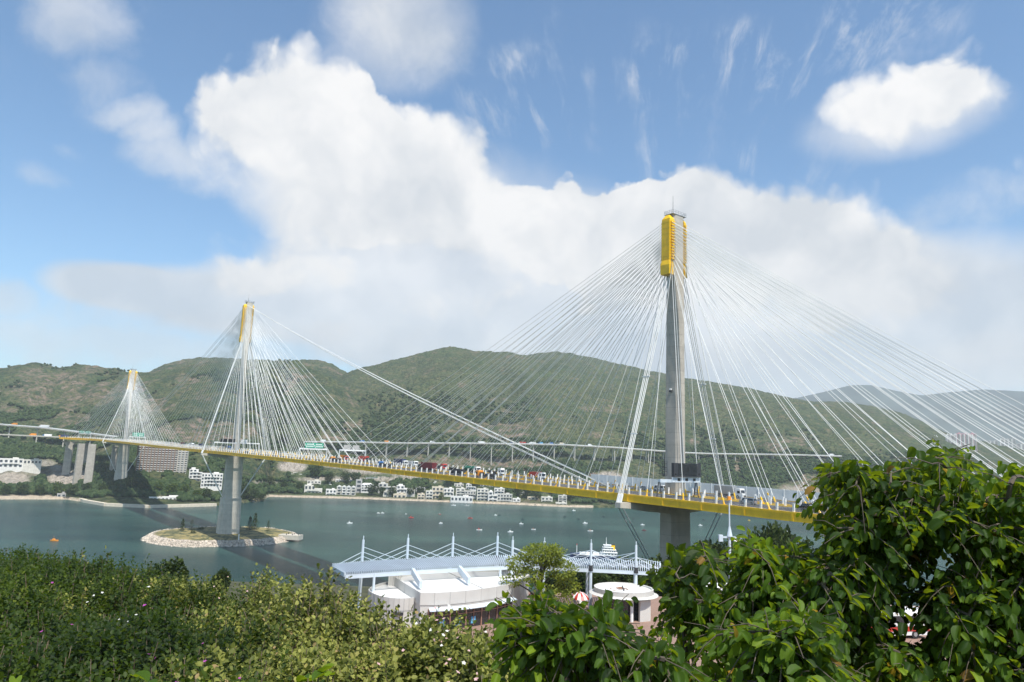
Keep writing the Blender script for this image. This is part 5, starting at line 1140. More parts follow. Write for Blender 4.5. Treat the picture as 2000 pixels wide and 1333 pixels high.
def building_mass(outline, zt, wm, rim=.3, over=1.0):
    w_ = MB(); w_.prism(outline, PZ - .6, zt - .35); w_.build('wall', M[wm], VC, VO)
    r_ = MB(); r_.prism(scale_poly(outline, .985), zt - .349, zt - .15); r_.build('roof', M['roofw'], VC, VO)
    p_ = MB(); n_ = len(outline); inn = scale_poly(outline, .972); out = scale_poly(outline, 1.008)
    for i in range(n_):
        j = (i + 1) % n_; V = [(*out[i], zt - 1.25), (*out[j], zt - 1.25), (*out[j], zt + .1), (*out[i], zt + .1), (*inn[i], zt - .34), (*inn[j], zt - .34), (*inn[j], zt + .1), (*inn[i], zt + .1)]
        p_.add(V, [(0, 1, 2, 3), (3, 2, 6, 7), (5, 4, 7, 6), (1, 0, 4, 5)])
    o = p_.build('parapet', M['panel'], VC, VO)
    sm2 = MB()
    for i in range(n_): sm2.box((*out[i], zt - .58), (.05, .05, 1.38))
    sm2.build('panel_joint', M['wall_grey'], o, VO)
building_mass(A_, 59.2, 'panel')
B2 = smooth_poly(plan([(720,1154),(735,1144),(765,1137.5),(798,1143),(828,1160),(815,1168),(780,1171),(742,1166)], 58.35), 4); building_mass(B2, 58.35, 'panel')
sj = MB(); a_, b_ = plan([(872,1117), (945,1151)], 59.06); sj.bar((*a_, 59.08), (*b_, 59.08), .14, .05); sj.build('roof_joint', M['wall_grey'], VC, VO)
fr_pts = plan([(838,1160.3),(850,1160),(880,1158.5),(910,1156),(940,1152.5),(970,1148),(1000,1141.5)], 59.2)
aw = MB(); gl = []; 
for i in range(len(fr_pts) - 1):
    a = np.array(fr_pts[i]); b_ = np.array(fr_pts[i + 1]); d = (b_ - a) / np.linalg.norm(b_ - a); n_ = np.array([d[1], -d[0]]); ctr = (a + b_) / 2
    if n_ @ (ctr - np.mean(A_, 0)) < 0: n_ = -n_
    aw.add([(*(a + n_ * .3), 57.75), (*(b_ + n_ * .3), 57.75), (*(b_ + n_ * .9), 57.5), (*(a + n_ * .9), 57.5), (*(a + n_ * .3), 57.68), (*(b_ + n_ * .3), 57.68), (*(b_ + n_ * .9), 57.43), (*(a + n_ * .9), 57.43)], [(0, 1, 2, 3), (7, 6, 5, 4), (3, 2, 6, 7), (0, 3, 7, 4), (2, 1, 5, 6)])
    g_ = MB(); L_ = np.linalg.norm(b_ - a); c3 = np.array([*(ctr + n_ * .1), PZ + 1.1]); ax_ = [(*d, 0), (*n_, 0), (0, 0, 1)]
    g_.box(c3, (L_ - .1, .06, 2.1), ax_); wo = g_.build('shop_window', M['darkglass'], VC, VO)
    f_ = MB(); f_.box((*(a + n_ * .16), PZ + 1.15), (.14, .16, 2.3), ax_); f_.box((*(ctr + n_ * .16), PZ + 1.25), (.08, .14, 2.1), ax_); f_.box((*(ctr + n_ * .16), PZ + 1.62), (L_, .12, .09), ax_); f_.build('frame', M['frame'], wo, VO)
    if i in (1, 2, 3): MB().box(c3 + np.array([*(n_ * .06), -.35]), (L_ * .3, .03, .75), ax_).build('poster', M['sky_blue'], wo, VO)
aw.build('awning', M['bluewhite'], VC, VO)
c = np.array(plan([(779,1171)], 58.35)[0]); MB().box((c[0], c[1] - .05, 56.8), (1.2, .3, .3)).build('vent_slot', M['dark'], VC, VO)
ve = MB(); ve.box((*plan([(772, 1127)], 59.2)[0], 59.0), (1.5, 1.2, 1.6)); ve.build('roof_vent', M['panel'], VC, VO)

# kiosk
kc = at_z(1218, 1150, 58.6); KO = (kc[0], kc[1], PZ); KI = empty('kiosk', KO); tag(KI, 'small round glazed kiosk with white disc roof and a rust stain', 'kiosk')
KR = 3.75
MB().disc((0, 0), KR, 3.05, 3.30, 40).build('roof', M['roofw'], KI)
rm = MB(); 
for i in range(40):
    a, b_ = 2 * math.pi * i / 40, 2 * math.pi * (i + 1) / 40
    def P2(r, t, z): return (r * math.cos(t), r * math.sin(t), z)
    rm.add([P2(KR, a, 2.7), P2(KR, b_, 2.7), P2(KR + .05, b_, 3.5), P2(KR + .05, a, 3.5), P2(KR - .25, a, 3.29), P2(KR - .25, b_, 3.29), P2(KR - .2, b_, 3.5), P2(KR - .2, a, 3.5)], [(0, 1, 2, 3), (3, 2, 6, 7), (7, 6, 5, 4)])
    rm.add([P2(KR + .06, a, 2.95), P2(KR + .06, b_, 2.95), P2(KR + .65, b_, 2.75), P2(KR + .65, a, 2.75)], [(0, 1, 2, 3)])
rm.build('roof_rim', M['panel'], KI)
MB().disc((0, 0), KR - .9, -.3, 2.7, 24).build('glass_wall', M['darkglass'], KI)
for i in range(12):
    t = 2 * math.pi * (i + .3) / 12; MB().tube((math.cos(t) * (KR - .45), math.sin(t) * (KR - .45), -.2), (math.cos(t) * (KR - .45), math.sin(t) * (KR - .45), 2.75), .14 if i % 3 else .2, n=8).build('column', M['white'], KI)
MB().box((2.2, -KR + 1.0, 1.2), (1.6, .3, 2.6), [(.9, .45, 0), (-.45, .9, 0), (0, 0, 1)]).build('wall_panel', M['panel'], KI)
rs = MB(); 
for i in range(16): rs.box((rng.normal(-.3, .45), rng.normal(.2, .9), 3.312 + .002 * i), (rng.uniform(.15, .7), rng.uniform(.1, .5), .004))
rs.build('rust_stain', M['rust'], KI); MB().bar((-.2, -1.5, 3.40), (.1, 1.7, 3.40), .10, .09).build('roof_joint', M['dark'], KI)

# pale blue canopies with little cable stayed masts
def canopy(front, back, label, masts, zc=60.4, post_h=True):
    Fp = np.array([at_z(x, y, zc) for x, y in front]); Bk = np.array([at_z(x, y, zc + .1) for x, y in back])
    root = empty('canopy', (Fp[0][0], Fp[0][1], PZ)); org = tuple(root.location); tag(root, label, 'canopy')
    def samp(P_, n):
        L_ = np.r_[0, np.cumsum(np.linalg.norm(np.diff(P_, axis=0), axis=1))]; u = np.linspace(0, L_[-1], n); return np.stack([np.interp(u, L_, P_[:, i]) for i in range(3)], 1), L_[-1]
    n = int(samp(Fp, 2)[1] / .28); f_, _ = samp(Fp, n); k_, _ = samp(Bk, n)
    m_ = MB()
    for i in range(n): d_ = f_[i] - k_[i]; m_.bar(k_[i] + (0, 0, .3) - d_ * .04, f_[i] + (0, 0, .16) + d_ * .03, .09, .34)
    m_.build('louvre_panel', M['bluewhite'], root, org)
    for P_, h in ((f_, .46), (k_, .42)):
        e = MB(); idx_ = list(range(0, n, 6)) + [n - 1]
        for a, b_ in zip(idx_[:-1], idx_[1:]): e.bar(P_[a] - (0, 0, .25), P_[b_] - (0, 0, .25), .22, h)
        e.build('edge_beam', M['bluewhite'], root, org)
    e = MB(); e.bar(f_[0], k_[0], .25, .5); e.bar(f_[-1], k_[-1], .25, .5)
    for a in range(8, n - 4, 14): e.bar(f_[a] - (0, 0, .2), k_[a] - (0, 0, .2), .16, .3)
    e.build('cross_beam', M['bluewhite'], root, org)
    for (px, side, hgt, col_) in masts:
        P_ = f_ if side == 'f' else k_; i = int(np.argmin([abs(proj(p_)[0] - px) for p_ in P_])); b0 = P_[i]
        t_ = MB(); t_.tube(b0 - (0, 0, .5), b0 + (0, 0, hgt), .19, .15, 8); t_.tube(b0 + (0, 0, hgt), b0 + (0, 0, hgt + .5), .06, n=5); mo = t_.build('mast', M['bluewhite'], root, org)
        MB().tube(b0 - (0, 0, .3), b0 + (0, 0, .42), .34, n=8).build('mast_base', M['dark'], mo, org)
        for Q_ in ((k_,) if side == 'b' else (f_, k_)):
            for dlt, zt in ((6, .35), (11, .52), (17, .72)):
                for e_ in (-1, 1):
                    j_ = i + e_ * dlt
                    if 0 <= j_ < n: MB().tube(b0 + (0, 0, hgt * zt), Q_[j_] + (0, 0, .3), .038, n=5, cap=False).build('stay', M['bluewhite'], mo, org)
        if col_:
            MB().tube((b0[0], b0[1], PZ - .3), b0, .24, .2, 10).build('column', M['bluewhite'], root, org)
            o2 = (k_ if side == 'f' else f_)[i]; MB().tube((o2[0], o2[1], PZ - .3 if near_h(o2[0], o2[1]) > 50 else 50), o2, .18, .16, 10).build('column', M['bluewhite'], root, org)
    return root, f_, k_, org
r_, f_, k_, og = canopy([(674,1123),(760,1117.5),(850,1112),(950,1107),(1040,1103.5)], [(650,1109),(720,1102.5),(800,1098),(900,1093),(980,1091),(1040,1090)], 'long curved pale blue louvred canopy behind the white roofs, left of the round tree',
       [(705,'b',3.1,True),(795,'b',3.1,False),(884,'b',3.1,False),(972,'b',3.1,True)])
for px, L_ in ((806, 5.5), (897, 5.0)):
    i = int(np.argmin([abs(proj(p_)[0] - px) for p_ in f_])); a = f_[i]; e = MB(); d = np.array([.30, -.95, 0]); e.bar(a - (0, 0, .1), a + d * L_ - (0, 0, .75), .35, .8); e.build('support_beam', M['bluewhite'], r_, og)
canopy([(1000,1105),(1060,1107),(1110,1109),(1160,1111),(1230,1114.5),(1289,1118)], [(985,1093),(1060,1094.5),(1110,1096.5),(1160,1098.5),(1240,1101.5),(1289,1104)], 'straight pale blue louvred canopy above the round kiosk, right of the round tree',
       [(981,'f',3.3,True),(1062,'f',3.3,True),(1154,'f',3.3,True),(1243,'f',3.3,True)])

# parasols, terrace furniture, parked vehicles
def parasol(px, py, z, label, seed):
    p = at_z(px, py, z); root = empty('parasol', (p[0], p[1], PZ)); tag(root, label, 'parasol', None); h = z - PZ
    for k, m_ in enumerate(('red', 'white')):
        s = MB()
        for i in range(k, 16, 2):
            a, b_ = 2 * math.pi * i / 16, 2 * math.pi * (i + 1) / 16
            rr_ = [(0, h), (.5, h - .12), (.95, h - .42), (1.25, h - .85)]
            for (r0, z0), (r1, z1) in zip(rr_[:-1], rr_[1:]): s.add([(r0 * math.cos(a), r0 * math.sin(a), z0), (r1 * math.cos(a), r1 * math.sin(a), z1), (r1 * math.cos(b_), r1 * math.sin(b_), z1), (r0 * math.cos(b_), r0 * math.sin(b_), z0)], [(0, 1, 2, 3)])
        s.build('red_gore' if k == 0 else 'white_gore', M[m_], root)
    MB().tube((0, 0, 0), (0, 0, h + .1), .03, n=6).build('pole', M['white'], root); MB().disc((0, 0), .35, 0, .12, 16).build('base', M['concrete'], root)
parasol(1133, 1156, 58.0, 'red and white striped parasol beside the round kiosk', 1)
parasol(1050, 1153, 58.0, 'smaller looking red and white parasol below the round tree', 2)
def rail_chair(px, py):
    p = at_z(px, py, PZ); root = empty('garden_chair', (p[0], p[1], PZ), .6); tag(root, 'white garden chair on the terrace under the striped parasol by the kiosk', 'chair')
    MB().box((0, 0, .45), (.5, .5, .05)).build('seat', M['white'], root); MB().box((0, .25, .75), (.5, .05, .6)).build('backrest', M['white'], root)
    for e in (-.22, .22):
        for f_ in (-.22, .22): MB().box((e, f_, .21), (.05, .05, .42)).build('leg', M['white'], root)
rail_chair(1136, 1186)
v = car('silver car parked on the brick paving glimpsed between the big leaves','silver'); p = at_z(1180, 1302, PZ); v.location = (p[0], p[1], PZ); v.rotation_euler = (0, 0, .2)
def coach(px, py, rz, label, zt=58.4):
    p = at_z(px, py, zt); root = empty('coach', (p[0], p[1], PZ), rz); tag(root, label, 'coach'); b_ = MB()
    b_.loft([[(x, y, z) for y, z in ((-1.22, .4), (1.22, .4), (1.25, 1.6), (1.2, 2.9), (1.0, 3.2), (-1.0, 3.2), (-1.2, 2.9), (-1.25, 1.6))] for x in (-5.5, 5.5)]); bo = b_.build('body', M['white'], root)
    MB().box((0, 0, 1.15), (11.04, 2.56, .55)).build('red_stripe', M['red'], bo); w_ = MB(); w_.box((0, 0, 2.2), (10.4, 2.49, .8)); w_.build('window', M['darkglass'], bo)
    MB().box((5.52, 0, 2.0), (.06, 2.1, 1.3)).build('windscreen', M['darkglass'], bo); wheels(root, [3.6, -3.2], 1.25, .5)
coach(1415, 1142, .12, 'white coach with red stripe half hidden by leaves right of the kiosk')
coach(1560, 1160, .3, 'white coach behind the dense leaves in the gap above the drooping branch')
coach(1720, 1190, .2, 'white coach filling the large bright gap inside the nearby tree')
# slim mast with floodlights rising above the leaves
p = at_d(1425, 1050, 80); z1 = at_d(1424, 976, 80)[2]; LM = empty('lamp_mast', (p[0], p[1], PZ)); tag(LM, 'slim pale mast with yellow cap standing in front of the yellow girder', 'lamp mast')
zb = p[2] - PZ; zt = z1 - PZ
MB().tube((0, 0, 0), (0, 0, zb), .16, .14, 10).build('lower_pole', M['bluewhite'], LM); MB().tube((0, 0, zb), (0, 0, zt), .09, .07, 8).build('pole', M['bluewhite'], LM)
MB().tube((0, 0, zb + .1), (0, 0, zb + 1.2), .32, .09, 10).build('cone', M['bluewhite'], LM); MB().tube((0, 0, zt - .05), (0, 0, zt + .35), .26, .2, 10).build('cap', M['orange'], LM)
br = MB(); br.bar((-.95, 0, zb), (.95, 0, zb), .18, .18); br.build('bracket', M['bluewhite'], LM)
for e in (-1.0, 1.0): MB().box((e, -.1, zb - .1), (.42, .4, .7)).build('floodlight', M['bluewhite'], LM)
for a in ((7.0, -2, zb - 3.6), (5.2, -1.2, zb - 3.6)): MB().tube((.3, 0, zb - .2), a, .06, n=5).build('stay', M['white'], LM)
# ------------------------------------------------------------------ trees on the near slope
NT = [tree_proto('slope_tree', lobes(9, 4.2, 8.5, 1.6, 51 + i), (.3, 4.0), 3600, .62, M['leaf_dark'], 'x') for i in range(3)]
for i, p_ in enumerate(NT): p_['group'] = 'dark trees on the slope below the bridge'
nused = set()
def near_tree(k, px, py, d, rxy, label, drop=0):
    p = at_d(px, py, d); gz = float(near_h(p[0], p[1])) - drop; src = NT[k]
    o = src if k not in nused else copy_thing(src, (0, 0, 0), 0); nused.add(k)
    sc = (p[2] - gz) / 11.2; o.location = (p[0], p[1], gz); o.scale = (rxy / 4.6, rxy / 4.6, sc); o.rotation_euler = (0, 0, random.uniform(0, 6.28)); o['label'] = label
near_tree(0, 1318, 1078, 178, 6.5, 'dark tree hiding the left half of the closest pier foot'); near_tree(1, 1352, 1068, 172, 6.5, 'dark tree hiding the right half of the closest pier foot')
near_tree(2, 1392, 1048, 165, 6.0, 'dark tree just right of the closest pier, left of the slim mast'); near_tree(0, 1438, 1044, 158, 6.0, 'dark tree directly behind the slim pale mast')
near_tree(1, 1478, 1020, 162, 5.5, 'dark tree right of the slim mast with a dense top'); near_tree(2, 1512, 1010, 168, 5.5, 'tallest dark tree right of the slim mast'); near_tree(0, 1540, 1042, 150, 5.0, 'dark tree touching the nearby leaves right of the slim mast')
near_tree(1, 1278, 1090, 150, 5.5, 'dark tree at the right end of the straight canopy'); near_tree(2, 1235, 1084, 132, 4.5, 'dark tree behind the rightmost canopy mast'); near_tree(0, 1196, 1098, 128, 4.2, 'dark tree between the two right canopy masts')
near_tree(1, 1130, 1112, 125, 4.4, 'dark tree under the straight canopy left of its middle post'); near_tree(2, 1090, 1118, 122, 4.2, 'dark tree under the straight canopy behind the round tree'); near_tree(0, 1165, 1113, 122, 3.6, 'dark tree directly behind the kiosk roof')
near_tree(1, 1255, 1118, 121, 3.6, 'dark tree under the right tip of the straight canopy')
near_tree(2, -80, 1050, 26, 2.3, 'dark leafy tree top at the left edge above the hedge', 0); near_tree(1, 322, 1088, 88, 2.9, 'dark round tree top showing above the hedge left of centre', 0); near_tree(0, 432, 1108, 95, 1.25, 'small dark pointed tree top above the hedge below the islet', 0)
# the lighter round tree on the plaza
p = at_d(1058, 1052, 93); RT = empty('round_tree', (p[0], p[1], PZ)); tag(RT, 'light green round topped tree with dark forked trunk between the two canopies', 'tree')
hh = float(p[2] - PZ); rl = [(0, 0, hh * .80, 2.6, 2.6, 1.25), (-2.6, .4, hh * .66, 1.9, 1.9, 1.0), (2.5, -.3, hh * .62, 2.1, 2.0, 1.1), (-1.2, -1.6, hh * .55, 1.8, 1.5, .8), (1.3, 1.6, hh * .72, 1.8, 1.6, .9), (3.4, .5, hh * .40, 1.6, 1.5, 1.3), (-3.6, -.2, hh * .46, 1.4, 1.3, .7), (.6, -1.9, hh * .36, 1.6, 1.4, .9), (1.6, -1.0, hh * .86, 1.5, 1.4, .7), (2.6, -1.2, hh * .25, 1.4, 1.2, .9)]
P, Fr, S = crown_cloud(rl, 6000, .27, .9, .35); V, F = leaves(LEAF2_V, LEAF2_F, P, Fr, S); link('crown', npmesh('crown', V, F, M['leaf_light'], dict(tint=np.repeat(rng.random(len(P)), 6))), RT)
t = MB(); t.path([(0, 0, -.4), (.1, 0, hh * .2), (-.1, 0, hh * .42), (.1, 0, hh * .6)], [.34, .3, .24, .14], 8)
for l in rl:
    mid = (l[0] * .4, l[1] * .4, l[2] - (hh * .12)); t.path([(0, 0, hh * (.2 if l[2] < hh * .5 else .38)), mid, l[:3]], [.15, .10, .03], 6)
t.build('trunk', mat('dark_bark', (.05, .04, .03), .9, .3, 3), RT)

# ------------------------------------------------------------------ hedge of mixed shrubs on the slope in front
def sprigs(B, Dn, L, K, size, spread=.75):
    n = len(B); Dn = Dn / np.linalg.norm(Dn, axis=1, keepdims=True)
    a = np.cross(Dn, np.array([.3, .9, .1])); a /= np.linalg.norm(a, axis=1, keepdims=True); b_ = np.cross(Dn, a)
    ph = rng.uniform(0, 6.28, n); P, Yd, Zd, S = [], [], [], []
    for k in range(K):
        f_ = (k + .4) / K; an = ph + k * 2.4; r_ = a * np.cos(an)[:, None] + b_ * np.sin(an)[:, None]
        P.append(B + Dn * (L * f_)[:, None] + r_ * .008); Yd.append(r_ * spread + Dn * (.25 + .7 * f_) + rng.normal(0, .22, (n, 3))); Zd.append(Dn * .8 + np.array([.15, -.2, .65]) + rng.normal(0, .25, (n, 3)) - r_ * .2)
        S.append(size * rng.uniform(.65, 1.3, n) * (1.05 - .45 * f_))
    return np.concatenate(P), frames(np.concatenate(Yd), np.concatenate(Zd)), np.concatenate(S), np.tile(np.arange(n), K)
def hedge_top(x, y):
    z = np.interp(y, [2.5, 4.0, 5.0, 7, 9, 11, 13.5, 16], [73.85, 73.70, 73.58, 73.40, 73.28, 73.08, 72.70, 72.0])
    b_ = fbm(x / .95 + 3, y / 1.2, 3, 71) - .5
    right = sstep(-3.6, .3, x - (-.30 * (y - 5)))         # lower towards the white building
    z = z - right * (np.clip(y - 5.5, 0, 8) * .055)
    c_l = vnoise(x / .55 + 9, y / .7, 15) - .5
    return z + b_ * (1.15 - .45 * right) + c_l * .30
N0 = 30000; px_ = rng.uniform(-60, 1120, N0); yv = 3.2 + 12.0 * rng.random(N0) ** 1.25
xv = np.array([at_d(a, 1200, b_)[0] for a, b_ in zip(px_, yv)])
far = np.interp(px_, [-60, 60, 250, 430, 560, 650, 720, 850, 1000, 1120], [14.5, 14.5, 12.5, 10.5, 9.6, 9.0, 7.2, 6.6, 6.3, 5.0]) + rng.normal(0, .35, N0)
kp = yv < far; px_, yv, xv = px_[kp], yv[kp], xv[kp]
w_ = rng.random(len(xv)) < np.clip((yv / 9) ** .6 * 1.0, .25, .9) * np.where(vnoise(xv / .5, yv / .6, 29) < .28, .35, 1); px_, yv, xv = px_[w_], yv[w_], xv[w_]
zt_ = hedge_top(xv, yv); dep = np.abs(rng.normal(0, .36, len(xv)))
L_ = rng.uniform(.16, .42, len(xv)); L_ = np.where(rng.random(len(xv)) < .03, L_ * 2.0, L_)
B0 = np.stack([xv, yv, zt_ - dep - L_ * .75], 1)
Dn = np.stack([rng.normal(.05, .42, len(xv)), rng.normal(-.12, .42, len(xv)), np.ones(len(xv))], 1)
P, Fr, S, own = sprigs(B0, Dn, L_, 13, .056)
spec = fbm(xv / 1.4, yv / 2.0, 3, 37)                       # patches of different shrubs
tone = np.clip((px_ - 250) / 450 + (spec - .5) * 2.6, 0, 1)
bs = rng.beta(1.5, 1.7, len(own))
isp = (rng.random(len(xv)) < tone)[own]
patch = np.clip((spec[own] - .35) * 1.2, -.25, .35)
V, F = leaves(LEAF2_V, LEAF2_F, P, Fr, S * np.where(isp, 1.08, .95)); nl = len(P)
clump = (vnoise(xv / .45, yv / .55, 88) - .5)[own]; perS = rng.beta(1.5, 1.8, len(xv))[own]
tint = np.clip(bs * .34 + perS * .42 + clump * .35 + patch * .8 + np.where(isp, .06, 0), 0, 1)
dead = rng.random(nl) < .022; tint = np.where(dead & isp, 1.0, np.where(~dead, tint * .85, tint))
mi = np.repeat(np.where(isp, 0, 1), 2)
# flowers: five petalled heads in loose drifts
fpx = np.r_[rng.normal(860, 42, 34), rng.normal(230, 60, 14), rng.uniform(0, 480, 18), rng.normal(440, 30, 10)]; fyv = np.r_[rng.uniform(4.6, 6.4, 34), rng.uniform(6, 9, 14), rng.uniform(4, 8, 18), rng.uniform(8, 10, 10)]
fxv = np.array([at_d(a, 1200, b_)[0] for a, b_ in zip(fpx, fyv)]); fz = hedge_top(fxv, fyv) + rng.normal(-.02, .06, len(fxv))
fm_ = np.r_[np.where(rng.random(34) < .8, 2, 4), np.full(14, 4), np.where(rng.random(18) < .6, 3, 4), np.full(10, 2)]
fP, fY, fZd, fS, fI = [], [], [], [], []
for i in range(len(fxv)):
    ax_ = np.array([rng.normal(0, .4), rng.normal(-.5, .3), 1.0]); ax_ /= np.linalg.norm(ax_); a_ = np.cross(ax_, (1, 0, 0)); a_ /= np.linalg.norm(a_); b_ = np.cross(ax_, a_)
    for k in range(5):
        t_ = k * 1.2566; r_ = a_ * math.cos(t_) + b_ * math.sin(t_); fP.append((fxv[i], fyv[i], fz[i])); fY.append(r_ + ax_ * .35); fZd.append(ax_); fS.append(rng.uniform(.010, .019)); fI.append(fm_[i])
Vf, Ff = leaves(LEAF2_V, LEAF2_F, np.array(fP), frames(np.array(fY), np.array(fZd)), np.array(fS))
allV = np.concatenate([V, Vf]); allF = np.concatenate([F, Ff + len(V)]); allT = np.concatenate([np.repeat(tint, 6), rng.random(len(Vf))]); allM = np.concatenate([mi, np.repeat(fI, 2)])
tag(link('hedge', npmesh('hedge', allV, allF, [M['leaf_shrub'], M['leaf_green'], M['petal_pink'], M['petal_purple'], M['petal_white']], dict(tint=allT), allM)), kind='stuff')
st = MB(); twig_m = mat('twig', (.17, .13, .085), .9, .3, 8)
for i in range(0, len(B0), 6):
    d = Dn[i] / np.linalg.norm(Dn[i]); st.tube(B0[i] - np.array([0, 0, .5]) - d * .1, B0[i] + d * L_[i], .006, .003, 4, cap=False)
tag(st.build('hedge_stems', twig_m), kind='stuff')
def shrub(px, ytop, d, rx, hgt, n, lm, size, label, K=14, L=(.25, .5), lean=.3):
    p = at_d(px, ytop, d); gz = float(near_h(p[0], p[1])); root = empty('shrub', (p[0], p[1], gz)); Ht = float(p[2] - gz)
    a = rng.uniform(0, 6.28, n); r = rx * np.sqrt(rng.random(n)); L1 = rng.uniform(*L, n)
    top_ = Ht - (r / rx) ** 2 * hgt * .55 - np.abs(rng.normal(0, hgt * .3, n))
    B1 = np.stack([r * np.cos(a), r * np.sin(a), top_ - L1 * .9], 1); D1 = np.stack([np.cos(a) * r / rx * lean + rng.normal(0, .2, n), np.sin(a) * r / rx * lean + rng.normal(0, .2, n), np.ones(n)], 1)
    P, Fr, S, own = sprigs(B1, D1, L1, K, size); V, F = leaves(LEAF2_V, LEAF2_F, P, Fr, S)
    link('crown', npmesh('crown', V, F, M[lm], dict(tint=np.repeat(np.clip(rng.beta(1.6, 1.6, len(P)), 0, .8), 6))), root)
    t = MB()
    for i in range(0, n, 2): d_ = D1[i] / np.linalg.norm(D1[i]); t.path([(B1[i][0] * .3, B1[i][1] * .3, -.2), B1[i], B1[i] + d_ * L1[i]], [.012, .006, .003], 4)
    t.build('stem', twig_m, root); tag(root, label, 'shrub')
shrub(625, 1106, 8.2, .55, 1.0, 150, 'leaf_shrub', .075, 'tall pale leaved shrub rising left of the white visitor centre')
shrub(590, 1128, 7.6, .55, .9, 130, 'leaf_shrub', .07, 'pale leaved bush at the foot of the tallest shrub left of the visitor centre')
shrub(690, 1150, 7.4, .5, .8, 110, 'leaf_shrub', .068, 'pale leaved shrub in front of the left corner of the visitor centre')
shrub(742, 1176, 6.9, .42, .7, 80, 'leaf_shrub', .064, 'pale leaved shrub covering the foot of the drum shaped white annexe')
shrub(808, 1190, 6.5, .40, .6, 80, 'leaf_shrub', .06, 'pale leaved shrub between the drum shaped annexe and the glazed front')
shrub(905, 1203, 6.2, .40, .6, 80, 'leaf_green', .058, 'green shrub in front of the glazed shop windows')
shrub(765, 1150, 6.6, .10, .7, 12, 'leaf_shrub', .06, 'thin upright sprig standing against the white wall of the drum shaped annexe', L=(.35, .6))
shrub(835, 1165, 6.6, .12, .6, 14, 'leaf_green', .06, 'dark green sprig standing against the middle of the white building', L=(.3, .55))
shrub(515, 1105, 9.4, .35, .8, 40, 'leaf_shrub', .06, 'brownish leggy shrub at the edge of the hedge below the islet')
shrub(201, 1066, 11.5, .16, .7, 16, 'leaf_shrub', .085, 'tall light sprig sticking up from the hedge against the water at left', L=(.4, .7))
shrub(83, 1068, 13.2, .5, .7, 50, 'leaf_green', .085, 'leafy shrub top beside the dark tree at the left edge of the hedge')
shrub(138, 1074, 12.6, .3, .6, 30, 'leaf_green', .08, 'small shrub top on the hedge skyline right of the leafy one at left')
shrub(258, 1108, 11.2, .3, .7, 30, 'leaf_shrub', .08, 'pale sprigs left of the dark round tree top')
shrub(395, 1118, 10.2, .2, .5, 18, 'leaf_shrub', .07, 'thin sprigs right of the dark round tree top')
def bigleaf(px, py, d, n, size, label, lm='leaf_bauhinia'):
    p = at_d(px, py, d); gz = float(near_h(p[0], p[1])); root = empty('broadleaf_plant', (p[0], p[1], gz)); h = float(p[2] - gz)
    P = np.stack([rng.normal(0, .05, n), rng.normal(0, .05, n), h - np.abs(rng.normal(0, .06, n))], 1); a = rng.uniform(0, 6.28, n)
    Yd = np.stack([np.cos(a), np.sin(a), rng.normal(.35, .3, n)], 1); V, F = leaves(BAU_V, BAU_F, P, frames(Yd, np.tile((0, 0, 1.), (n, 1))), size * rng.uniform(.6, 1.1, n))
    link('crown', npmesh('crown', V, F, M[lm], dict(tint=np.repeat(rng.uniform(.4, 1, n), len(BAU_V))), smooth=True), root)
    t = MB(); [t.path([(0, 0, -.2), (P[i][0] * .5, P[i][1] * .5, h * .7), tuple(P[i])], [.012, .008, .004], 4) for i in range(n)]; t.build('stem', twig_m, root); tag(root, label, 'plant')
bigleaf(622, 1316, 4.3, 8, .085, 'bright glossy seedling with rounded leaves at the bottom edge left of centre')
bigleaf(298, 1338, 4.2, 7, .11, 'large leaved dark plant at the bottom edge in the left hedge')
bigleaf(20, 1342, 4.0, 7, .075, 'broad leaved plant in the bottom left corner')

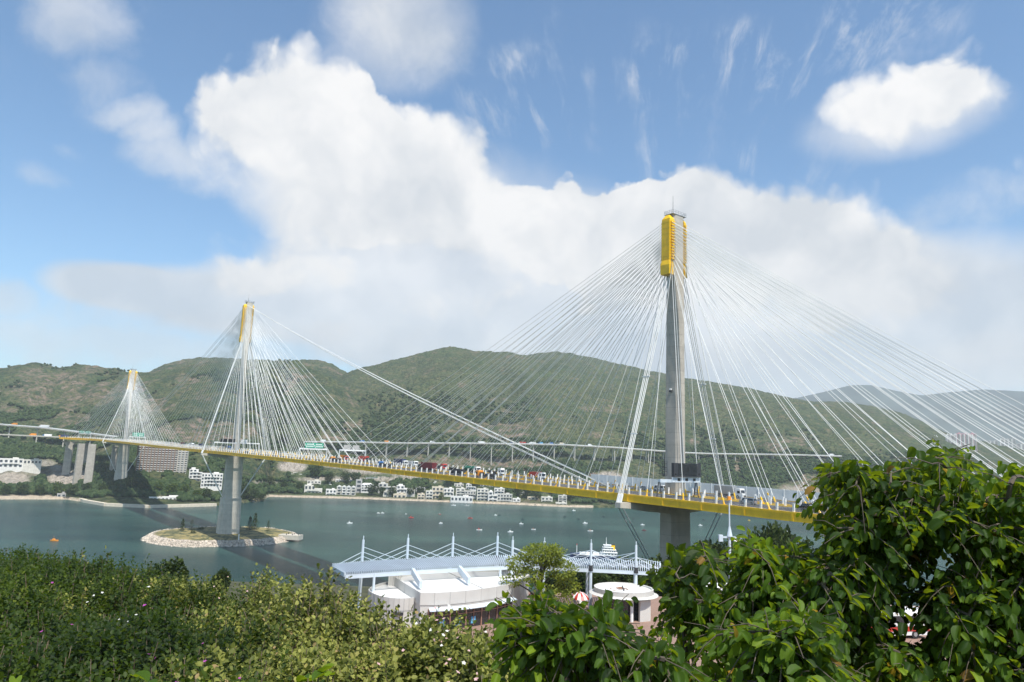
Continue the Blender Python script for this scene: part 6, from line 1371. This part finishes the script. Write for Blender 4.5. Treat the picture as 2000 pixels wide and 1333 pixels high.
# ------------------------------------------------------------------ nearby orchid trees with two-lobed leaves
def inpoly(x, y, P_):
    c = np.zeros(len(x), bool); j = len(P_) - 1
    for i in range(len(P_)):
        xi, yi = P_[i]; xj, yj = P_[j]; c ^= ((yi > y) != (yj > y)) & (x < (xj - xi) * (y - yi) / (yj - yi + 1e-9) + xi); j = i
    return c
GAPS = [(1405,1143,46,13),(1546,1160,22,20),(1722,1190,22,22),(1790,1190,18,16),(1440,1298,36,20),(1350,1265,26,12),(1180,1300,30,14),(1505,1320,30,12),(1815,1240,20,14),(1240,1250,22,10),(1640,1010,30,8),(1955,1250,14,14)]
def orchid_tree(label, poly, d0, d1, ntw, base, size, seed, K=9, thin=.42):
    r = np.random.default_rng(seed); P_ = np.array(poly); x0, y0 = P_.min(0); x1, y1 = P_.max(0)
    x = r.uniform(x0, x1, ntw * 6); y = r.uniform(y0, y1, ntw * 6); k = inpoly(x, y, poly)
    k &= fbm(x / 62, y / 50, 3, seed) > np.where((y < 1030) & (x < 1790), .22, thin)
    for (gx, gy, gw, gh) in GAPS: k &= ((x - gx) / (gw + 16)) ** 2 + ((y - gy + 14) / (gh + 24)) ** 2 > 1
    x, y = x[k][:ntw], y[k][:ntw]; n = len(x); d = d0 + (d1 - d0) * r.beta(1.1, 1.3, n)
    C = np.array([at_d(a, b_, e) for a, b_, e in zip(x, y, d)])
    bz = at_d(base[0], base[1], base[2]); gz = float(near_h(bz[0], bz[1])); root = empty('orchid_tree', (bz[0], bz[1], gz)); org = np.array([bz[0], bz[1], gz]); C = C - org
    # limbs from the trunk towards a few spread-out twigs
    top = np.array([0, 0, max(.3, C[:, 2].mean() * .2)]); limbs = [(np.array([0, 0, -.4]), top)]
    ends = [C[r.integers(n)]]
    while len(ends) < 9: dd_ = np.min([np.linalg.norm(C - e, axis=1) for e in ends], axis=0); ends.append(C[int(np.argmax(dd_ * r.uniform(.7, 1, n)))])
    t = MB(); t.path([(0, 0, -.4), top * .6 + (.04, 0, 0), top], [.07, .06, .05], 8); nodes = []
    for e in ends:
        mid = (top + e) / 2 + np.array([(e[0]-top[0])*.12, (e[1]-top[1])*.12, -.15]) + r.normal(0, .06, 3); q1_ = (mid + e) / 2 + r.normal(0, .05, 3); t.path([top, mid, q1_, e], [.032, .022, .014, .006], 6); nodes += [mid, q1_, e, (top + mid) / 2]
    nodes = np.array(nodes); nn_ = len(nodes); allp = np.concatenate([nodes, C]); par = np.full(len(allp), -1)
    best = np.full(n, 1e9); bp_ = np.zeros(n, int); todo = np.ones(n, bool)
    for j in range(nn_):
        dd_ = np.linalg.norm(C - nodes[j], axis=1); u_ = dd_ < best; best[u_] = dd_[u_]; bp_[u_] = j
    order = []
    for _ in range(n):
        i = int(np.argmin(np.where(todo, best, 1e9))); todo[i] = False; par[nn_ + i] = bp_[i]; order.append(i)
        dd_ = np.linalg.norm(C - C[i], axis=1) * 1.06 + .01; u_ = todo & (dd_ < best); best[u_] = dd_[u_]; bp_[u_] = nn_ + i
    cnt = np.ones(len(allp))
    for i in order[::-1]: cnt[par[nn_ + i]] += cnt[nn_ + i]
    Dn = [None] * n
    for i in range(n):
        a_ = allp[par[nn_ + i]]; v = C[i] - a_; l = np.linalg.norm(v); r0_ = min(.003 + .0013 * math.sqrt(cnt[nn_ + i]), .02)
        t.path([a_, a_ + v * .5 + np.array([0, 0, .06 * l]), C[i]], [r0_ * 1.15, r0_, r0_ * .9], 5)
        Dn[i] = v / max(l, .05) * .5 + r.normal(0, .55, 3) + np.array([0, 0, -.05])
    vig = r.uniform(.8, 1.12, n); Dn = np.array(Dn); Dn /= np.linalg.norm(Dn, axis=1, keepdims=True); Ltw = r.uniform(.16, .38, n); P, Yd, Zd, S = [], [], [], []; up3 = np.array([0, 0, 1.]); side = np.cross(Dn, up3); side /= np.linalg.norm(side, axis=1, keepdims=True) + 1e-6
    for k in range(K):
        f_ = k / (K - 1) - .35; e = 1 if k % 2 else -1; tip = Dn * (Ltw * f_)[:, None]; tip[:, 2] -= (f_ + .35) ** 2 * .10
        P.append(C + tip + side * e * .012); Yd.append(side * e * .75 + Dn * .45 + np.array([0, 0, -.55]) + r.normal(0, .30, (n, 3))); Zd.append(np.array([.10, -.40, .95]) + side * e * .35 + r.normal(0, .25, (n, 3))); S.append(size * r.uniform(.55, 1.25, n) * (1.1 - .5 * max(f_, 0)) * vig)
    for i in range(n):
        t.path([C[i], C[i] + Dn[i] * Ltw[i] * .3 - (0, 0, .02), C[i] + Dn[i] * Ltw[i] * .6 - (0, 0, .07)], [.003, .002, .0015], 4)
    P = np.concatenate(P); S = np.concatenate(S); Fr = frames(np.concatenate(Yd), np.concatenate(Zd)); nl = len(P)
    V, F = leaves(BAU_V, BAU_F, P, Fr, S); tw = np.tile(np.clip(.55 * r.beta(1.3, 1.5, n) + 1.5 * (fbm(x / 70, y / 55, 3, seed + 3) - .5) + .28, 0, 1), K); tint = np.clip(tw * .70 + r.beta(1.4, 1.8, nl) * .42 - .12, 0, 1)
    old = r.random(nl) < .012; mi_ = np.repeat(old.astype(int), len(BAU_F))
    link('crown', npmesh('crown', V, F, [M['leaf_bauhinia'], M['leaf_old']], dict(tint=np.repeat(tint, len(BAU_V))), mi_, smooth=True), root)
    t.build('trunk', mat('twig_bark', (.10, .08, .06), .9, .3, 6), root); tag(root, label, 'tree')
orchid_tree('large dense tree with two lobed leaves filling the right edge of the view', [(1600,1345),(1585,1150),(1596,1070),(1625,1020),(1640,985),(1612,945),(1622,922),(1670,915),(1720,925),(1760,925),(1800,912),(1828,890),(1850,885),(1872,905),(1895,950),(1945,955),(1990,925),(2090,915),(2090,1345)], 3.5, 5.8, 2700, (1790,1400,4.8), .056, 5, 10, .47)
orchid_tree('leafy tree with bright drooping branches right of the kiosk, left of the largest tree', [(1320,1105),(1350,1085),(1400,1075),(1470,1068),(1520,1085),(1560,1120),(1590,1190),(1520,1235),(1410,1215),(1350,1190),(1315,1150)], 3.7, 5.0, 650, (1440,1400,4.4), .056, 8, 10, .44)
orchid_tree('low spreading tree with drooping two lobed leaves at the bottom, below the kiosk', [(1000,1225),(1060,1198),(1100,1180),(1150,1205),(1220,1225),(1290,1220),(1350,1230),(1440,1240),(1590,1215),(1620,1345),(1170,1345),(1140,1285),(1080,1260),(1020,1250)], 2.7, 4.0, 1050, (1380,1400,3.5), .049, 13, 10, .46)

# ------------------------------------------------------------------ air
hz = MB().box((800, 3200, 358), (15000, 7400, 728)); hzm = bpy.data.materials.new('haze'); hzm.use_nodes = True; t_ = hzm.node_tree; t_.nodes.clear()
vp = t_.nodes.new('ShaderNodeVolumePrincipled'); vp.inputs['Color'].default_value = (.90, .94, 1.0, 1); vp.inputs['Density'].default_value = .000095; vp.inputs['Anisotropy'].default_value = .2
t_.links.new(vp.outputs[0], t_.nodes.new('ShaderNodeOutputMaterial').inputs['Volume'])
tag(hz.build('haze', hzm), kind='stuff')
